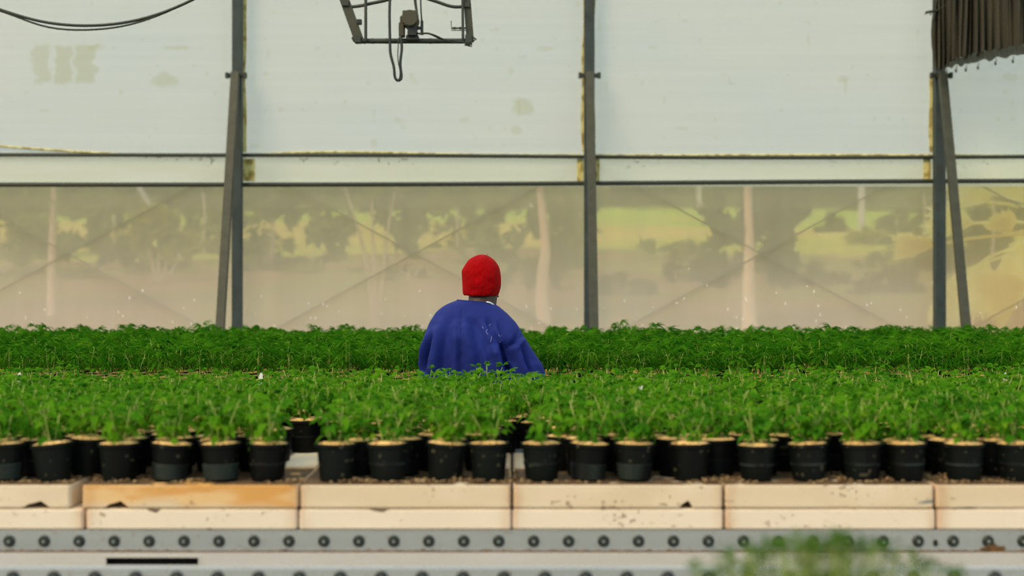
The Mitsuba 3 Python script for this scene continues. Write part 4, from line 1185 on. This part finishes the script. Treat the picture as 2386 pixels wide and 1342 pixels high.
for c_ in ((1014, 768, 986, 862, 5, 0.009), (1000, 790, 990, 870, 3, 0.006), (1040, 760, 1030, 870, 9, 0.007), (1052, 735, 1048, 870, 10, 0.005), (1075, 740, 1078, 870, 8, 0.005), (1095, 735, 1130, 870, 10, 0.008), (1108, 740, 1165, 870, 11, 0.009),
           (1135, 735, 1180, 860, 8, 0.008), (1160, 745, 1200, 850, 7, 0.007), (1168, 795, 1188, 870, 8, 0.020), (1195, 800, 1208, 775, 5, 0.006), (1180, 812, 1222, 778, 5, 0.006), (1150, 770, 1176, 815, 4, 0.006), (1215, 800, 1240, 870, 6, 0.006)):
    crease(*c_)
fold += (meshkit.fbm(v * np.array([7, 6, 4])) - 0.5) * 0.012 * low + (meshkit.fbm(v * np.array([26, 20, 14]) + 3) - 0.5) * 0.004
fold *= 3.4 * np.clip(-nrm[:, 1] * 1.2, 0.12, 1)
v = v + nrm * fold[:, None]
sleeves = cat([blend([hull(eL + [0, 0, 0.03], 0.058, wL + [0, -0.03, 0.01], 0.044)], 0.014, 8), blend([hull(eR + [-0.01, 0, 0.03], 0.06, wR + [0, -0.03, 0.01], 0.044)], 0.014, 8)])
co = put(person + '__work_coat', trimesh.Trimesh(v, fi, process=False), 'blue_cotton', smooth=True, label='loose blue cotton work coat')
put(co + '__sleeves', sleeves, 'blue_cotton', smooth=True)
ct = trimesh.Trimesh(v, fi, process=False)
ring = np.array([cvx[1][j] for j in range(0, NA, 4)] + [cvx[1][0]])
put(co + '__collar', tube(ring * 0.5 + np.array([cvx[0][j] for j in range(0, NA, 4)] + [cvx[0][0]]) * 0.5 + [0, 0, -0.004], 0.0075, 10), 'blue_cotton', smooth=True)
sm = []
for py in np.linspace(716, 850, 26):
    x_ = 1074 + 3 * (py - 716) / 134
    o_ = H(x_, py)
    i_ = np.argmin((v[:, 0] - o_[0]) ** 2 + (v[:, 2] - o_[2]) ** 2 + 0.02 * np.maximum(0, v[:, 1] - 6.55))
    sm.append([o_[0], v[i_, 1] - 0.0005, o_[2]])
put(co + '__seam', tube(spline(sm, 40), 0.0010, 6), 'blue_cotton', smooth=True)
us = spline([H(1133, 703.5, 0.012), H(1140, 705, 0.02), H(1146, 708, 0.035), H(1151, 713, 0.055)], 10)
put(person + '__undershirt', tube(us, [0.003, 0.0042] + [0.0046] * 6 + [0.0042, 0.003], 8), 'white_cotton', smooth=True, label='white undershirt collar')
ln = []
for x, y, dx, dy in ((1140, 758, 4, -4), (1162, 778, 3, 4), (1170, 780, -1, 5), (1144, 795, 3, -14), (1165, 796, 4, -3), (1134, 770, 3, -4), (1128, 764, -4, -5), (1138, 778, -5, -8)):
    o_ = H(x, y)
    hit = None
    zz = v[np.argmin((v[:, 0] - o_[0]) ** 2 + (v[:, 2] - o_[2]) ** 2 + 0.02 * np.maximum(0, v[:, 1] - 6.55))][1]
    e_ = H(x + dx, y + dy)
    ln.append(tube([[o_[0], zz - 0.003, o_[2]], [e_[0], zz - 0.004, e_[2]]], 0.00065, 5))
put(co + '__lint', cat(ln), 'lint', kind='stuff')

tr = []
for (a, b, c) in legs:
    tr += [hull(a + [0, 0, 0.03], 0.098, b, 0.072), hull(b, 0.072, c + [0, 0, 0.01], 0.062)]
tr.append(hull(hip + [0, 0, 0.04], (0.17, 0.12, 0.08), hip + [0, 0, -0.05], (0.17, 0.12, 0.09)))
put(person + '__trousers', blend(tr, 0.02, 8), 'trousers', smooth=True)
for (a, b, c) in legs:
    put(person + '__boot', blend([hull(c + [0, 0, 0.05], 0.055, c + [0, -0.02, -0.04], 0.05), hull(c + [0, -0.035, -0.05], (0.045, 0.045, 0.04), c + [0, 0.15, -0.055], (0.042, 0.05, 0.035))], 0.012, 5), 'boot', smooth=True)

# knit cap
cap_px = np.array([(688, 1079, 1160), (684, 1077, 1162), (675, 1076, 1164.5), (660, 1075.5, 1167), (645, 1074.5, 1166.5), (633, 1074, 1165), (622, 1079, 1162), (612, 1085.5, 1156), (607, 1089, 1152), (600, 1098, 1143.5), (596, 1106, 1137), (593, 1115, 1128), (592.3, 1120, 1121.5)])
nc = 128
kq = np.linspace(0, 12, 40)
th = np.arange(nc) * 2 * np.pi / nc
cv = []
for k in kq:
    yy, xl, xr = [PchipInterpolator(np.arange(13), cap_px[:, q_])(k) for q_ in range(3)]
    R = (xr - xl) / 2 * PD / F
    c = H((xl + xr) / 2, yy, 0.105)
    rib = 0.0005 * np.cos(th * 42) * min(1, R / 0.06)
    lump = 0.022 * (meshkit.fbm(np.stack([np.cos(th) * 2.2 + 3, np.sin(th) * 1.2, np.full(nc, yy / 15.0)], -1)) - 0.5) * min(1, R / 0.05) * np.clip(-np.sin(th) * 1.5, 0.1, 1)
    seam = -0.0025 * np.exp(-((np.cos(th) + 0.30) / 0.04) ** 2) * (np.sin(th) < 0)
    cv.append(np.stack([c[0] + (R + rib) * np.cos(th), c[1] + (R * 1.16 + rib + lump + seam) * np.sin(th), np.full(nc, c[2]) + 0.002 * np.cos(th * 2)], -1))
cv = np.array(cv)
# roll the rim inwards
rim0 = cv[0].copy(); cc = rim0.mean(0)
inner = cc + (rim0 - cc) * 0.93 + [0, 0, 0.004]
cv = np.concatenate([inner[None], cc + (rim0 - cc) * 0.975 + np.array([0, 0, -0.002]) + 0 * inner[None], cv])
nr = len(cv)
fi = []
for i in range(nr - 1):
    for j in range(nc):
        a, b, c_, d_ = i * nc + j, i * nc + (j + 1) % nc, (i + 1) * nc + (j + 1) % nc, (i + 1) * nc + j
        fi += [[a, b, c_], [a, c_, d_]]
cp = put(person + '__knit_cap', trimesh.Trimesh(cv.reshape(-1, 3), fi, process=False), 'red_knit', smooth=True, label='bright red ribbed knit cap')
put(cp + '__loose_thread', tube(spline([H(1130, 597, 0.08), H(1133, 594, 0.08), H(1136, 591, 0.08)], 6), 0.0009, 5), 'hair')
